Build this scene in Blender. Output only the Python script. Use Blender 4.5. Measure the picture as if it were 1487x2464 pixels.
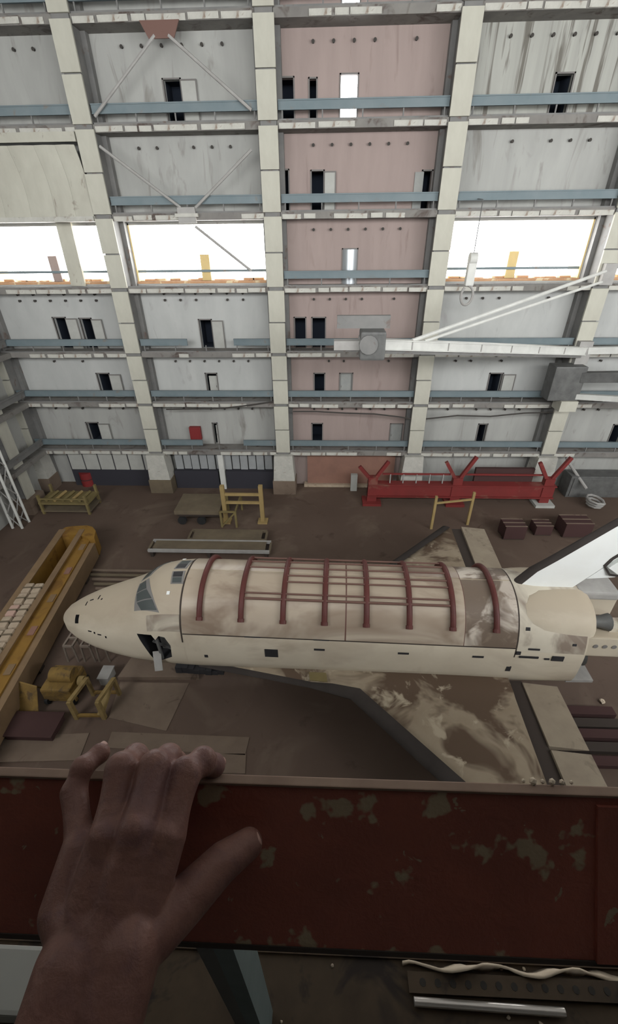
import bpy, bmesh, math, random
from mathutils import Vector, Matrix
random.seed(7)
R = math.radians
for o in list(bpy.data.objects): bpy.data.objects.remove(o)
scene = bpy.context.scene
COL = scene.collection

# ------------------------------------------------------------------ camera
FPX, PITCH, YAW, ROLL, CAMH = 1035.45, R(32.69), R(-2.406), R(-0.659), 25.0
def cam_axes():
    fw = Vector((math.sin(YAW)*math.cos(PITCH), math.cos(YAW)*math.cos(PITCH), -math.sin(PITCH)))
    rt = Vector((math.cos(YAW), -math.sin(YAW), 0)); up = rt.cross(fw)
    c, s = math.cos(ROLL), math.sin(ROLL)
    return c*rt+s*up, -s*rt+c*up, fw
RT, UP, FW = cam_axes()
cd = bpy.data.cameras.new('camera'); cam = bpy.data.objects.new('camera', cd); COL.objects.link(cam)
m = Matrix((RT, UP, -FW)).transposed().to_4x4(); m.translation = Vector((0, 0, CAMH)); cam.matrix_world = m
cd.sensor_fit = 'VERTICAL'; cd.sensor_height = 24.0; cd.lens = 24.0*FPX/2464.0
cd.clip_start = 0.02; cd.clip_end = 500
scene.camera = cam

# ------------------------------------------------------------------ light: overcast sky through the hall's windows
world = bpy.data.worlds.new('overcast_sky'); scene.world = world; world.use_nodes = True
wb = world.node_tree.nodes['Background']; wb.inputs[0].default_value = (0.98, 0.99, 1.0, 1); wb.inputs[1].default_value = 14.5
def portal(cx, cy, cz, w, h, rot):
    l = bpy.data.lights.new('daylight_portal', 'AREA'); l.shape = 'RECTANGLE'; l.size = w; l.size_y = h
    l.cycles.is_portal = True
    o = bpy.data.objects.new('daylight_portal', l); COL.objects.link(o); o.location = (cx, cy, cz); o.rotation_euler = rot
scene.view_settings.view_transform = 'Standard'; scene.view_settings.look = 'None'
scene.view_settings.exposure = 0.0; scene.view_settings.gamma = 1.0; scene.view_settings.use_curve_mapping = False
scene.cycles.max_bounces = 5; scene.cycles.diffuse_bounces = 3; scene.cycles.glossy_bounces = 2
scene.cycles.adaptive_threshold = 0.05
scene.cycles.sample_clamp_indirect = 8.0

# ------------------------------------------------------------------ helpers
def ray(px, py): return RT*((px-743.5)/FPX) - UP*((py-1232.0)/FPX) + FW
def at_y(px, py, y):            # the point of the plane y = const (a wall) where a thing was measured
    d = ray(px, py); return Vector((0, 0, CAMH)) + d*(y/d.y)
def at_z(px, py, z=0.0):        # the same on a level
    d = ray(px, py); return Vector((0, 0, CAMH)) + d*((z-CAMH)/d.z)

def tag(o, label=None, cat=None, group=None, kind=None):
    if label: o['label'] = label
    if cat: o['category'] = cat
    if group: o['group'] = group
    if kind: o['kind'] = kind
    return o
def empty(name, loc=(0, 0, 0), rz=0.0):
    o = bpy.data.objects.new(name, None); COL.objects.link(o); o.location = loc; o.rotation_euler = (0, 0, rz)
    o.empty_display_size = 0.2; return o
def link(name, me, parent=None, mat=None):
    if mat is not None and not me.materials: me.materials.append(mat)
    o = bpy.data.objects.new(name, me); COL.objects.link(o)
    if parent is not None: o.parent = parent
    return o

class MB:
    """collects shapes in world (or local) coordinates, builds ONE mesh object"""
    def __init__(s): s.v = []; s.f = []
    def add(s, vs, fs):
        b = len(s.v); s.v += [tuple(p) for p in vs]; s.f += [tuple(i+b for i in f) for f in fs]; return s
    def box(s, x0, x1, y0, y1, z0, z1):
        return s.add([(x0,y0,z0),(x1,y0,z0),(x1,y1,z0),(x0,y1,z0),(x0,y0,z1),(x1,y0,z1),(x1,y1,z1),(x0,y1,z1)],
                     [(0,3,2,1),(4,5,6,7),(0,1,5,4),(1,2,6,5),(2,3,7,6),(3,0,4,7)])
    def bar(s, a, b, w, h=None, up=(0, 0, 1)):
        a, b = Vector(a), Vector(b); h = w if h is None else h
        d = (b-a).normalized(); u = Vector(up)
        if abs(d.dot(u)) > .97: u = Vector((0, 1, 0))
        sd = d.cross(u).normalized(); u = sd.cross(d).normalized()
        vs = []
        for p in (a, b):
            for sx, sz in ((-1,-1),(1,-1),(1,1),(-1,1)): vs.append(p+sd*(sx*w/2)+u*(sz*h/2))
        return s.add(vs, [(3,2,1,0),(4,5,6,7),(0,1,5,4),(1,2,6,5),(2,3,7,6),(3,0,4,7)])
    def tube(s, pts, r, n=10, caps=True):
        pts = [Vector(p) for p in pts]; rs = r if isinstance(r, (list, tuple)) else [r]*len(pts)
        vs = []; fs = []; prev = None
        for i, p in enumerate(pts):
            d = (pts[min(i+1, len(pts)-1)]-pts[max(i-1, 0)]).normalized()
            if prev is None:
                u = Vector((0, 0, 1)) if abs(d.z) < .9 else Vector((1, 0, 0))
            else: u = prev
            sd = d.cross(u).normalized(); u = sd.cross(d).normalized(); prev = u
            for k in range(n):
                a = 2*math.pi*k/n; vs.append(p+(sd*math.cos(a)+u*math.sin(a))*rs[i])
        for i in range(len(pts)-1):
            for k in range(n):
                fs.append((i*n+k, i*n+(k+1) % n, (i+1)*n+(k+1) % n, (i+1)*n+k))
        if caps:
            fs.append(tuple(reversed(range(n)))); fs.append(tuple((len(pts)-1)*n+k for k in range(n)))
        return s.add(vs, fs)
    def prism(s, poly, d):      # poly: 3d points, extruded by d
        n = len(poly); d = Vector(d); vs = [Vector(p) for p in poly]; vs += [p+d for p in vs]
        return s.add(vs, [tuple(range(n)), tuple(reversed(range(n, 2*n)))] + [(i, n+i, n+(i+1) % n, (i+1) % n) for i in range(n)])
    def grid(s, rows, closed=False):
        nr, nc = len(rows), len(rows[0]); vs = [p for r in rows for p in r]; fs = []
        for i in range(nr-1):
            for j in range(nc if closed else nc-1):
                fs.append((i*nc+j, i*nc+(j+1) % nc, (i+1)*nc+(j+1) % nc, (i+1)*nc+j))
        return s.add(vs, fs)
    def build(s, name, mat, parent=None, smooth=False, local=False, bevel=0.0):
        off = Vector((0, 0, 0))
        if parent is not None and not local:
            q = parent
            while q is not None: off += q.location; q = q.parent
        me = bpy.data.meshes.new(name); me.from_pydata([Vector(v)-off for v in s.v], [], s.f); me.validate()
        bm = bmesh.new(); bm.from_mesh(me); bmesh.ops.recalc_face_normals(bm, faces=bm.faces)
        if bevel: bmesh.ops.bevel(bm, geom=bm.edges[:], offset=bevel, segments=2, affect='EDGES', profile=.6)
        bm.to_mesh(me); bm.free()
        if smooth:
            for p in me.polygons: p.use_smooth = True
            try: me.set_sharp_from_angle(angle=R(40))
            except Exception: pass
        return link(name, me, parent, mat)

# ------------------------------------------------------------------ materials
def mat(name, col, rough=.8, metal=0.0, var=None, scale=1.0, detail=6, stain=None, stain_scale=.4, stain_lo=.5, stain_hi=.62,
        stretch=(1, 1, 1), bump=0.0, bump_scale=8.0, stain_dist=.8, dust=None, stain2=None, stain2_scale=2.0, stain2_lo=.6, stain2_hi=.7, spec=.3):
    m = bpy.data.materials.new(name); m.use_nodes = True; nt = m.node_tree; N = nt.nodes; L = nt.links
    b = N['Principled BSDF']; b.inputs['Roughness'].default_value = rough; b.inputs['Metallic'].default_value = metal
    b.inputs['Specular IOR Level'].default_value = spec
    tc = N.new('ShaderNodeTexCoord'); mp = N.new('ShaderNodeMapping'); mp.inputs['Scale'].default_value = stretch
    L.new(tc.outputs['Object'], mp.inputs['Vector'])
    def noise(sc, det=6, dist=.3):
        n = N.new('ShaderNodeTexNoise'); n.inputs['Scale'].default_value = sc; n.inputs['Detail'].default_value = min(det, 4)
        n.inputs['Distortion'].default_value = dist; n.inputs['Roughness'].default_value = .6
        L.new(mp.outputs['Vector'], n.inputs['Vector']); return n.outputs['Fac']
    def ramp(fac, lo, hi):
        r = N.new('ShaderNodeMapRange'); r.inputs['From Min'].default_value = lo; r.inputs['From Max'].default_value = hi
        L.new(fac, r.inputs['Value']); return r.outputs['Result']
    def mix(f, a, c):
        x = N.new('ShaderNodeMix'); x.data_type = 'RGBA'; L.new(f, x.inputs['Factor'])
        if isinstance(a, tuple): x.inputs['A'].default_value = (*a, 1)
        else: L.new(a, x.inputs['A'])
        x.inputs['B'].default_value = (*c, 1); return x.outputs['Result']
    out = None
    if var is not None: out = mix(ramp(noise(scale, detail), .3, .7), tuple(col), var)
    base = out if out is not None else tuple(col)
    if dust is not None:       # settled dust on upward faces: colour, start and end of slope
        sx = N.new('ShaderNodeSeparateXYZ'); L.new(tc.outputs['Normal'], sx.inputs['Vector'])
        ad = N.new('ShaderNodeMath'); ad.operation = 'MULTIPLY_ADD'; L.new(noise(.7, 6, .4), ad.inputs[0]); ad.inputs[1].default_value = .7; L.new(sx.outputs['Z'], ad.inputs[2])
        dr = ramp(ad.outputs['Value'], dust[1]+.35, dust[2]+.35); dm = N.new('ShaderNodeMath'); dm.operation = 'MULTIPLY'; L.new(dr, dm.inputs[0]); dm.inputs[1].default_value = .85
        base = mix(dm.outputs['Value'], base, dust[0])
    if stain is not None: base = mix(ramp(noise(stain_scale, 8, stain_dist), stain_lo, stain_hi), base, stain)
    if stain2 is not None: base = mix(ramp(noise(stain2_scale, 8, .6), stain2_lo, stain2_hi), base, stain2)
    if isinstance(base, tuple): b.inputs['Base Color'].default_value = (*base, 1)
    else: L.new(base, b.inputs['Base Color'])
    if bump:
        bp = N.new('ShaderNodeBump'); bp.inputs['Strength'].default_value = bump; bp.inputs['Distance'].default_value = .02
        L.new(noise(bump_scale, 8), bp.inputs['Height']); L.new(bp.outputs['Normal'], b.inputs['Normal'])
    return m
M = {}
M['wall'] = mat('grey_wall_plaster', (.385,.385,.36), var=(.315,.315,.295), scale=.35, stain=(.22,.21,.19), stain_scale=.5, stain_lo=.58, stain_hi=.72, stretch=(1.6,1,.35))
M['wall_streak'] = mat('streaked_wall_plaster', (.40,.40,.36), var=(.31,.31,.28), scale=.5, stain=(.15,.14,.12), stain_scale=.9, stain_lo=.53, stain_hi=.62, stretch=(1.8,1,.12))
M['wall_cool'] = mat('pale_blue_grey_wall', (.46,.465,.445), var=(.395,.40,.385), scale=.4, stain=(.34,.33,.32), stain_scale=.6, stain_lo=.62, stain_hi=.75, stretch=(1.4,1,.5))
M['pink'] = mat('dusty_pink_wall', (.335,.265,.24), var=(.285,.225,.205), scale=.4, stain=(.22,.165,.15), stain_scale=.5, stain_lo=.6, stain_hi=.78, stretch=(1.8,1,.3))
M['brownpink'] = mat('brown_pink_door_paint', (.28,.15,.11), var=(.22,.12,.09), scale=.6)
M['cream'] = mat('cream_column_paint', (.47,.46,.39), var=(.40,.385,.325), scale=.8, stain=(.26,.23,.19), stain_scale=1.1, stain_lo=.64, stain_hi=.74, stretch=(1,1,.5))
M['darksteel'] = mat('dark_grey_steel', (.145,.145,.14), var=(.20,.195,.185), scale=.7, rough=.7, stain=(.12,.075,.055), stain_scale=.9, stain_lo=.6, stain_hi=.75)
M['slab'] = mat('gallery_deck_concrete', (.16,.15,.14), var=(.22,.21,.19), scale=.6, stain=(.09,.07,.06), stain_scale=.8, stain_lo=.55, stain_hi=.7)
M['plate'] = mat('flaking_white_edge_paint', (.50,.49,.44), var=(.40,.39,.35), scale=1.5, stain=(.24,.19,.15), stain_scale=1.3, stain_lo=.6, stain_hi=.7)
M['blue'] = mat('faded_blue_beam_paint', (.13,.17,.183), var=(.17,.205,.215), scale=.5, rough=.6, stain=(.18,.16,.14), stain_scale=.8, stain_lo=.63, stain_hi=.73)
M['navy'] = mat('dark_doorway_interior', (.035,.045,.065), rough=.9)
M['frame'] = mat('door_frame_steel', (.16,.15,.14), rough=.6)
M['leaf'] = mat('pale_door_leaf', (.42,.42,.39), var=(.36,.36,.33), scale=1.)
M['greyleaf'] = mat('grey_door_leaf', (.25,.26,.25), var=(.32,.32,.30), scale=1.)
M['metal'] = mat('galvanised_sheet', (.52,.55,.57), rough=.35, metal=.7)
M['peg'] = mat('dark_bracket_steel', (.05,.045,.04))
M['ochre'] = mat('ochre_reveal', (.62,.47,.22), var=(.55,.42,.2), scale=1.)  # bright ochre for the window reveals and posts
M['rustsill'] = mat('rusty_orange_sill', (.50,.31,.18), var=(.42,.23,.12), scale=.8, stain=(.62,.5,.32), stain_scale=.6, stain_lo=.58, stain_hi=.62)
M['floor'] = mat('stained_brown_concrete', (.125,.087,.066), var=(.095,.064,.048), scale=.12, rough=.75, stain=(.16,.118,.088), stain_scale=.16, stain_lo=.54, stain_hi=.7,
                 stain2=(.065,.042,.032), stain2_scale=.45, stain2_lo=.6, stain2_hi=.75, bump=.15, bump_scale=2.)
M['floorslab'] = mat('pale_brown_floor_plate', (.20,.15,.112), var=(.15,.11,.082), scale=.5, stain=(.075,.052,.038), stain_scale=.7, stain_lo=.6, stain_hi=.7)
M['tile'] = mat('cream_heat_tiles', (.62,.555,.44), var=(.54,.475,.37), scale=.45, rough=.55, stain=(.40,.33,.25), stain_scale=.3, stain_lo=.52, stain_hi=.75, stretch=(.6,1,1), dust=((.40,.335,.25), .22, .75))
M['tile_dirty'] = mat('dirty_cream_tiles', (.60,.55,.45), var=(.5,.45,.36), scale=.5, rough=.6, stain=(.24,.19,.15), stain_scale=.35, stain_lo=.46, stain_hi=.62)
M['door'] = mat('dusty_bay_door_panel', (.55,.485,.39), var=(.46,.385,.305), scale=.3, rough=.32, stain=(.26,.195,.145), stain_scale=.38, stain_lo=.47, stain_hi=.66, stretch=(.4,1,1), dust=((.40,.325,.245), .35, .85))
M['dirtdoor'] = mat('soot_smeared_panel', (.56,.50,.42), var=(.45,.39,.33), scale=.4, rough=.5, stain=(.16,.12,.09), stain_scale=.42, stain_lo=.46, stain_hi=.55, stretch=(.8,1,1), stain2=(.22,.17,.13), stain2_scale=1.2, stain2_lo=.56, stain2_hi=.66)
M['wing'] = mat('mud_caked_wing_skin', (.33,.27,.195), var=(.25,.195,.135), scale=.5, rough=.8, stain=(.10,.066,.043), stain_scale=.26, stain_lo=.46, stain_hi=.55, stain2=(.40,.335,.245), stain2_scale=.8, stain2_lo=.6, stain2_hi=.68)
M['elevon'] = mat('dusty_elevon_skin', (.30,.25,.185), var=(.24,.195,.145), scale=.8, rough=.8, stain=(.17,.135,.10), stain_scale=.6, stain_lo=.58, stain_hi=.68)
M['black'] = mat('black_tiles', (.022,.022,.025), var=(.035,.034,.036), scale=1., rough=.6)
M['lead'] = mat('dark_grey_leading_edge', (.040,.034,.031), var=(.055,.047,.043), scale=.7, rough=.85, spec=.1)
M['hingeband'] = mat('brown_black_hinge_band', (.045,.034,.028), rough=.8)
M['fin'] = mat('clean_white_fin_tiles', (.80,.82,.80), var=(.75,.76,.73), scale=.5, rough=.5)
M['rib'] = mat('dark_red_strongback_paint', (.115,.032,.027), var=(.085,.026,.022), scale=1.2, rough=.5)
M['rail'] = mat('brown_red_rail_paint', (.15,.082,.065), rough=.5)
M['glass'] = mat('grey_cockpit_glass', (.075,.085,.083), rough=.18, spec=.6)
M['bluegrey'] = mat('dusty_window_surround', (.20,.19,.18), rough=.6)
M['yellow'] = mat('faded_yellow_crane_paint', (.28,.155,.03), var=(.21,.112,.024), scale=.5, rough=.7, stain=(.17,.085,.02), stain_scale=.7, stain_lo=.56, stain_hi=.68)
M['yellowpale'] = mat('dusty_yellow_flange', (.235,.155,.085), var=(.18,.118,.066), scale=.6, rough=.8)
M['sack'] = mat('pale_canvas_crate_cover', (.44,.36,.27), var=(.36,.28,.20), scale=1.5, rough=.9, stain=(.24,.18,.13), stain_scale=1.2, stain_lo=.58, stain_hi=.7)
M['sackpink'] = mat('pinkish_canvas_crate_cover', (.46,.31,.25), rough=.9)
M['olive'] = mat('olive_yellow_steel', (.21,.165,.07), var=(.16,.125,.055), scale=1., rough=.7)
M['tan'] = mat('tan_cart_deck', (.165,.13,.085), var=(.12,.095,.065), scale=.6, rough=.85)
M['brass'] = mat('dusty_yellow_frame_paint', (.36,.26,.11), var=(.28,.2,.085), scale=1., rough=.7)
M['red'] = mat('red_spreader_paint', (.20,.030,.028), var=(.155,.028,.025), scale=.5, rough=.6, stain=(.2,.08,.06), stain_scale=.6, stain_lo=.6, stain_hi=.7)
M['maroon'] = mat('dark_maroon_crate', (.06,.03,.028), rough=.9)
M['whitesteel'] = mat('chalky_white_steel', (.62,.62,.58), var=(.5,.5,.47), scale=.8, rough=.6)
M['palegrey'] = mat('pale_grey_steel', (.36,.35,.33), var=(.28,.27,.255), scale=1., rough=.7)
M['machine'] = mat('oily_machine_grey', (.085,.085,.082), var=(.13,.13,.125), scale=1.5, rough=.5)
M['corrug'] = mat('grey_ribbed_sheet', (.33,.34,.34), var=(.27,.28,.28), scale=.7, rough=.6)
M['shadowbox'] = mat('near_black_fill', (.035,.034,.042), rough=.9)
M['redbox'] = mat('dark_red_box_paint', (.20,.025,.025), rough=.6)
M['parapet'] = mat('peeling_red_brown_parapet', (.31,.093,.063), var=(.24,.075,.053), scale=9., rough=.5, stain=(.36,.27,.175), stain_scale=17., stain_lo=.585, stain_hi=.615, stain_dist=.1, stain2=(.33,.24,.16), stain2_scale=38., stain2_lo=.66, stain2_hi=.68, bump=.12, bump_scale=60.)
M['parapet_edge'] = mat('lit_parapet_edge', (.40,.28,.21), var=(.30,.20,.15), scale=20., rough=.5)  # lighter colour paints the light caught along the plate's top edge
M['postblue'] = mat('blue_grey_post_paint', (.16,.20,.20), var=(.12,.15,.15), scale=9., rough=.6)
M['ledge'] = mat('brown_deck_edge', (.11,.076,.046), var=(.065,.044,.028), scale=6., rough=.6, stain=(.035,.025,.02), stain_scale=5., stain_lo=.55, stain_hi=.65)
M['steelshine'] = mat('bare_bright_steel', (.60,.56,.52), rough=.3, metal=.6)
M['skin'] = mat('weathered_skin', (.25,.125,.096), var=(.185,.088,.072), scale=45., rough=.5, bump=.12, bump_scale=90., stain=(.17,.085,.08), stain_scale=28., stain_lo=.52, stain_hi=.7, spec=.35)
M['nail'] = mat('fingernail', (.50,.31,.26), rough=.35)
M['olive2'] = mat('worn_stand_yellow', (.30,.215,.085), var=(.2,.14,.06), scale=2., rough=.8)
M['dull'] = mat('dull_tan_steel', (.24,.195,.155), var=(.17,.135,.11), scale=1.5, rough=.8)
M['hoistyellow'] = mat('grimy_hoist_yellow', (.24,.15,.04), var=(.15,.092,.03), scale=1.2, rough=.8, stain=(.09,.06,.03), stain_scale=1.5, stain_lo=.52, stain_hi=.65)
M['roof'] = mat('roof_deck', (.30,.30,.29), var=(.25,.25,.24), scale=.3)
M['rubber'] = mat('black_rubber', (.02,.02,.02), rough=.8)
M['chip'] = mat('pale_debris', (.62,.52,.40), rough=.9)

# ------------------------------------------------------------------ the hall
XL, XR, YN, YB, ZR = -33.0, 66.6, -4.5, 45.2, 45.0
CX = [-33.02+14.232*k for k in range(8)]                      # column lines
LV = [4.952, 10.391, 15.403, 21.062, 26.548, 32.23, 38.055]   # gallery levels
tag(MB().box(XL-1, XR+1, YN-1, YB+1, -.6, 0).build('floor', M['floor']), kind='structure')
tag(MB().box(XL-1, XR+1, YN-1, YB+1, ZR, ZR+.6).build('ceiling', M['roof']), kind='structure')
# right wall and the wall behind the camera (with its daylight bands)
tag(MB().box(XR, XR+.6, YN, YB, 0, ZR).build('wall_right', M['wall']), kind='structure')
wf = MB()
NEAR_WIN = [(-32.0, -19.0, 21.2, 26.4), (24.0, 65.5, 21.2, 26.4), (-32.0, 65.5, 27.5, 35.0)]
wf.box(XL, XR, YN-.5, YN, 0, 21.2); wf.box(XL, -32.0, YN-.5, YN, 21.2, ZR); wf.box(65.5, XR, YN-.5, YN, 21.2, ZR)
wf.box(-19, 24, YN-.5, YN, 21.2, 26.4); wf.box(-32, 65.5, YN-.5, YN, 26.4, 27.5); wf.box(-32, 65.5, YN-.5, YN, 35.0, ZR)
tag(wf.build('wall_front', M['wall']), kind='structure')
for x0, x1, z0, z1 in NEAR_WIN: portal((x0+x1)/2, YN-.2, (z0+z1)/2, x1-x0, z1-z0, (R(90), 0, 0))

# --- back wall: one panel per bay and storey, pierced by real openings
DOORS = {  # storey -> (pixel x0, x1, top y, style)
 0: [(460, 482, 1028, 'redbox')],
 1: [(218,245,1022,'leaf'), (517,526,1025,'pale'), (752,775,1020,'plain'), (938,965,1022,'grey'), (1143,1162,1038,'plain'), (1457,1484,1045,'plain')],
 2: [(242,270,903,'leaf'), (500,525,905,'pale'), (757,780,900,'plain'), (818,846,902,'grey'), (1170,1199,915,'leaf')],
 3: [(137,165,765,'leaf'), (200,226,767,'leaf'), (483,511,770,'leaf'), (710,735,765,'plain'), (752,782,765,'plain')],
 4: [(825,858,600,'metal')],
 5: [(682,694,410,'plain'), (750,778,412,'leaf'), (1015,1036,412,'grey2')],
 6: [(397,436,192,'leaf'), (676,706,188,'plain'), (745,761,190,'plain'), (820,860,180,'sky'), (1333,1374,178,'plain')],
 7: [(825,868,-95,'sky')]}
wall_back = tag(empty('wall_back', (0, YB, 0)), kind='structure')
LEVZ = [0.0]+LV+[ZR]
holes = {}
doorlist = []
for st, lst in DOORS.items():
    for (a, b, t, style) in lst:
        if style == 'redbox': continue
        zf = LEVZ[st]+.15
        zmid = 743.5
        top = at_y((a+b)/2, t, YB).z
        top = max(zf+2.45, min(top, zf+2.95))
        yc = t + 30
        x0, x1 = at_y(a, yc, YB).x, at_y(b, yc, YB).x
        k = max(i for i in range(8) if CX[i] <= (x0+x1)/2)
        holes.setdefault((k, st), []).append((x0, x1, zf, top))
        doorlist.append((x0, x1, zf, top, style, k, st))
WINDOWS = [(0, -31.6, -19.7), (1, -17.75, -5.45), (3, 10.75, 22.85), (4, 25.2, 37.2)]
for k, a, b in WINDOWS: holes.setdefault((k, 4), []).append((a, b, 21.55, 26.1))
def pierced(x0, x1, z0, z1, hs, y0, y1):
    xs = sorted({x0, x1, *[h[0] for h in hs], *[h[1] for h in hs]}); zs = sorted({z0, z1, *[h[2] for h in hs], *[h[3] for h in hs]})
    xs = [x for x in xs if x0 <= x <= x1]; zs = [z for z in zs if z0 <= z <= z1]
    mb = MB()
    def solid(i, j):
        if not (0 <= i < len(xs)-1 and 0 <= j < len(zs)-1): return False
        cx, cz = (xs[i]+xs[i+1])/2, (zs[j]+zs[j+1])/2
        return not any(h[0] < cx < h[1] and h[2] < cz < h[3] for h in hs)
    for i in range(len(xs)-1):
        for j in range(len(zs)-1):
            if not solid(i, j): continue
            a, b, c, d = xs[i], xs[i+1], zs[j], zs[j+1]
            q = [((a,y0,c),(b,y0,c),(b,y0,d),(a,y0,d)), ((a,y1,c),(a,y1,d),(b,y1,d),(b,y1,c))]
            if not solid(i-1, j): q.append(((a,y0,c),(a,y0,d),(a,y1,d),(a,y1,c)))
            if not solid(i+1, j): q.append(((b,y0,c),(b,y1,c),(b,y1,d),(b,y0,d)))
            if not solid(i, j-1): q.append(((a,y0,c),(a,y1,c),(b,y1,c),(b,y0,c)))
            if not solid(i, j+1): q.append(((a,y0,d),(b,y0,d),(b,y1,d),(a,y1,d)))
            for f in q: mb.add(f, [(0, 1, 2, 3)])
    return mb
peg_me = None
for k in range(7):
    for st in range(8):
        z0, z1 = LEVZ[st]-(0 if st == 0 else .0), LEVZ[st+1]
        if k == 2: mt = 'pink'
        elif k == 3 and st == 6: mt = 'wall_streak'
        elif st in (2, 3, 4): mt = 'wall_cool'
        else: mt = 'wall'
        pierced(CX[k], CX[k+1], z0, z1, holes.get((k, st), []), YB, YB+.45).build('wall_panel', M[mt], wall_back)
        if k <= 4 and st >= 1 and not (st == 4 and k in (0, 1, 3, 4)):
            n = 6
            for j in range(n):
                if random.random() < .12: continue
                x = CX[k]+2.6+(j+.5)*(14.232-5.2)/n; z = z1-1.1
                if peg_me is None:
                    o = MB().tube([(0, .02, 0), (0, -.22, 0), (0, -.24, 0)], [.085, .085, .12], 8).build('peg', M['peg'], wall_back, local=True); peg_me = o.data
                else: o = link('peg', peg_me, wall_back)
                o.location = (x, 0, z)
# second row of pegs low under the window band (bays 0 and 1)
for k in (0, 1):
    for j in range(6):
        o = link('peg', peg_me, wall_back); o.location = (CX[k]+2.6+(j+.5)*(14.232-5.2)/6, 0, 21.062-.55)

n_door = 0
def doorset(x0, x1, z0, z1, style):
    global n_door; n_door += 1
    d = tag(empty('door_%d' % n_door, ((x0+x1)/2, YB, z0)), kind='structure')
    f = MB(); t = .10
    f.box(x0-t, x0, YB-.08, YB+.1, z0, z1+t).box(x1, x1+t, YB-.08, YB+.1, z0, z1+t).box(x0-t, x1+t, YB-.08, YB+.1, z1, z1+t)
    f.build('door_frame', M['frame'], d)
    w = x1-x0
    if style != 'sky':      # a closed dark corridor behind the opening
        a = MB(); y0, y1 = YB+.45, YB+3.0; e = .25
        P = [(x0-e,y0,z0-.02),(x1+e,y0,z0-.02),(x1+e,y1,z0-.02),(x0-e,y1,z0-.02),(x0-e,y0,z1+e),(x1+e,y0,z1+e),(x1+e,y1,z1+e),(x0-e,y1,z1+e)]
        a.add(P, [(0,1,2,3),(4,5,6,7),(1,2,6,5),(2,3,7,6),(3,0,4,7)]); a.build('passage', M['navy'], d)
    if style == 'leaf':     # leaf standing open against the wall, bordered by its frame
        l = MB().box(x1+.12, x1+.12+w*.95, YB-.22, YB-.16, z0+.03, z1-.02).build('door_leaf', M['leaf'], d)
        b = MB(); xa, xb = x1+.12, x1+.12+w*.95
        b.box(xa, xb, YB-.25, YB-.22, z1-.12, z1-.02).box(xb-.09, xb, YB-.25, YB-.22, z0+.03, z1-.12).build('leaf_edge', M['frame'], l)
    elif style == 'pale':
        l = MB().box(x0+.25, x1, YB+.1, YB+.16, z0, z1-.25).build('door_leaf', M['leaf'], d)
        MB().box(x1-.18, x1-.12, YB+.04, YB+.1, z0+1.0, z0+1.2).build('door_handle', M['frame'], l)
    elif style in ('grey', 'grey2'):
        s = -1 if style == 'grey2' else 0
        l = MB().box(x0+s*w*.9, x1+s*w*.9, YB-.12 if s else YB+.1, YB-.06 if s else YB+.16, z0, z1-.05).build('door_leaf', M['greyleaf'], d)
        MB().box(x0+s*w*.9+.1, x0+s*w*.9+.16, (YB-.16 if s else YB+.05), (YB-.12 if s else YB+.1), z0+1.0, z0+1.2).build('door_handle', M['frame'], l)
    elif style == 'metal':
        l = MB(); n = 9
        rows = []
        for zz in (z0, z1): rows.append([(x0+w*(i/n), YB-.1-.30*math.sin(math.pi*i/n), zz) for i in range(n+1)])
        l.grid(rows); l.build('door_leaf', M['metal'], d, smooth=True)
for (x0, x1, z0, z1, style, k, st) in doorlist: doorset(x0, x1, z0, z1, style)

# windows: reveals, sill, posts and a thin transom; the panes are gone, open to the sky
for i, (k, a, b) in enumerate(WINDOWS):
    w = tag(empty('window_%d' % (i+1), ((a+b)/2, YB, 21.55)), kind='structure')
    MB().box(a-.05, b+.05, YB-.1, YB+1.3, 21.35, 21.55).build('window_sill', M['rustsill'], w)
    MB().box(a-.02, a+.12, YB+.02, YB+2.3, 21.55, 26.1).build('reveal', M['ochre'], w)
    MB().box(b-.12, b+.02, YB+.02, YB+2.3, 21.55, 26.1).build('reveal', M['ochre'], w)
    MB().box(a, b, YB+.02, YB+1.2, 25.95, 26.12).build('lintel', M['wall'], w)
    MB().bar((a, YB+.3, 22.35), (b, YB+.3, 22.35), .12, .2).build('guard_rail', M['blue'], w)
    xm = (a+b)/2 + (.3 if k == 1 else 0)
    MB().box(xm-.42, xm+.42, YB+.5, YB+1.0, 21.55, 23.65).build('post', M['ochre'] if k != 0 else M['pink'], w)
    rb = MB()
    for j in range(9):
        x = a+.8+(b-a-1.6)*j/8+random.uniform(-.3, .3); rb.box(x-.5, x+.5, YB+.6, YB+1.2, 21.55, 21.55+random.uniform(.05, .2))
    rb.build('rubble_ridge', M['rustsill'], w)
    if k < 4: portal((a+b)/2, YB+2.4, 23.8, b-a, 4.6, (R(-90), 0, 0))
# boarded slanting mullion in the left window
wl = bpy.data.objects['window_1']
p0, p1 = at_y(150, 525, YB-.3), at_y(190, 688, YB-.3)
MB().bar(p0, p1, 1.35, .25, up=(0, 1, 0)).build('mullion', M['cream'], wl)

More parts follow.
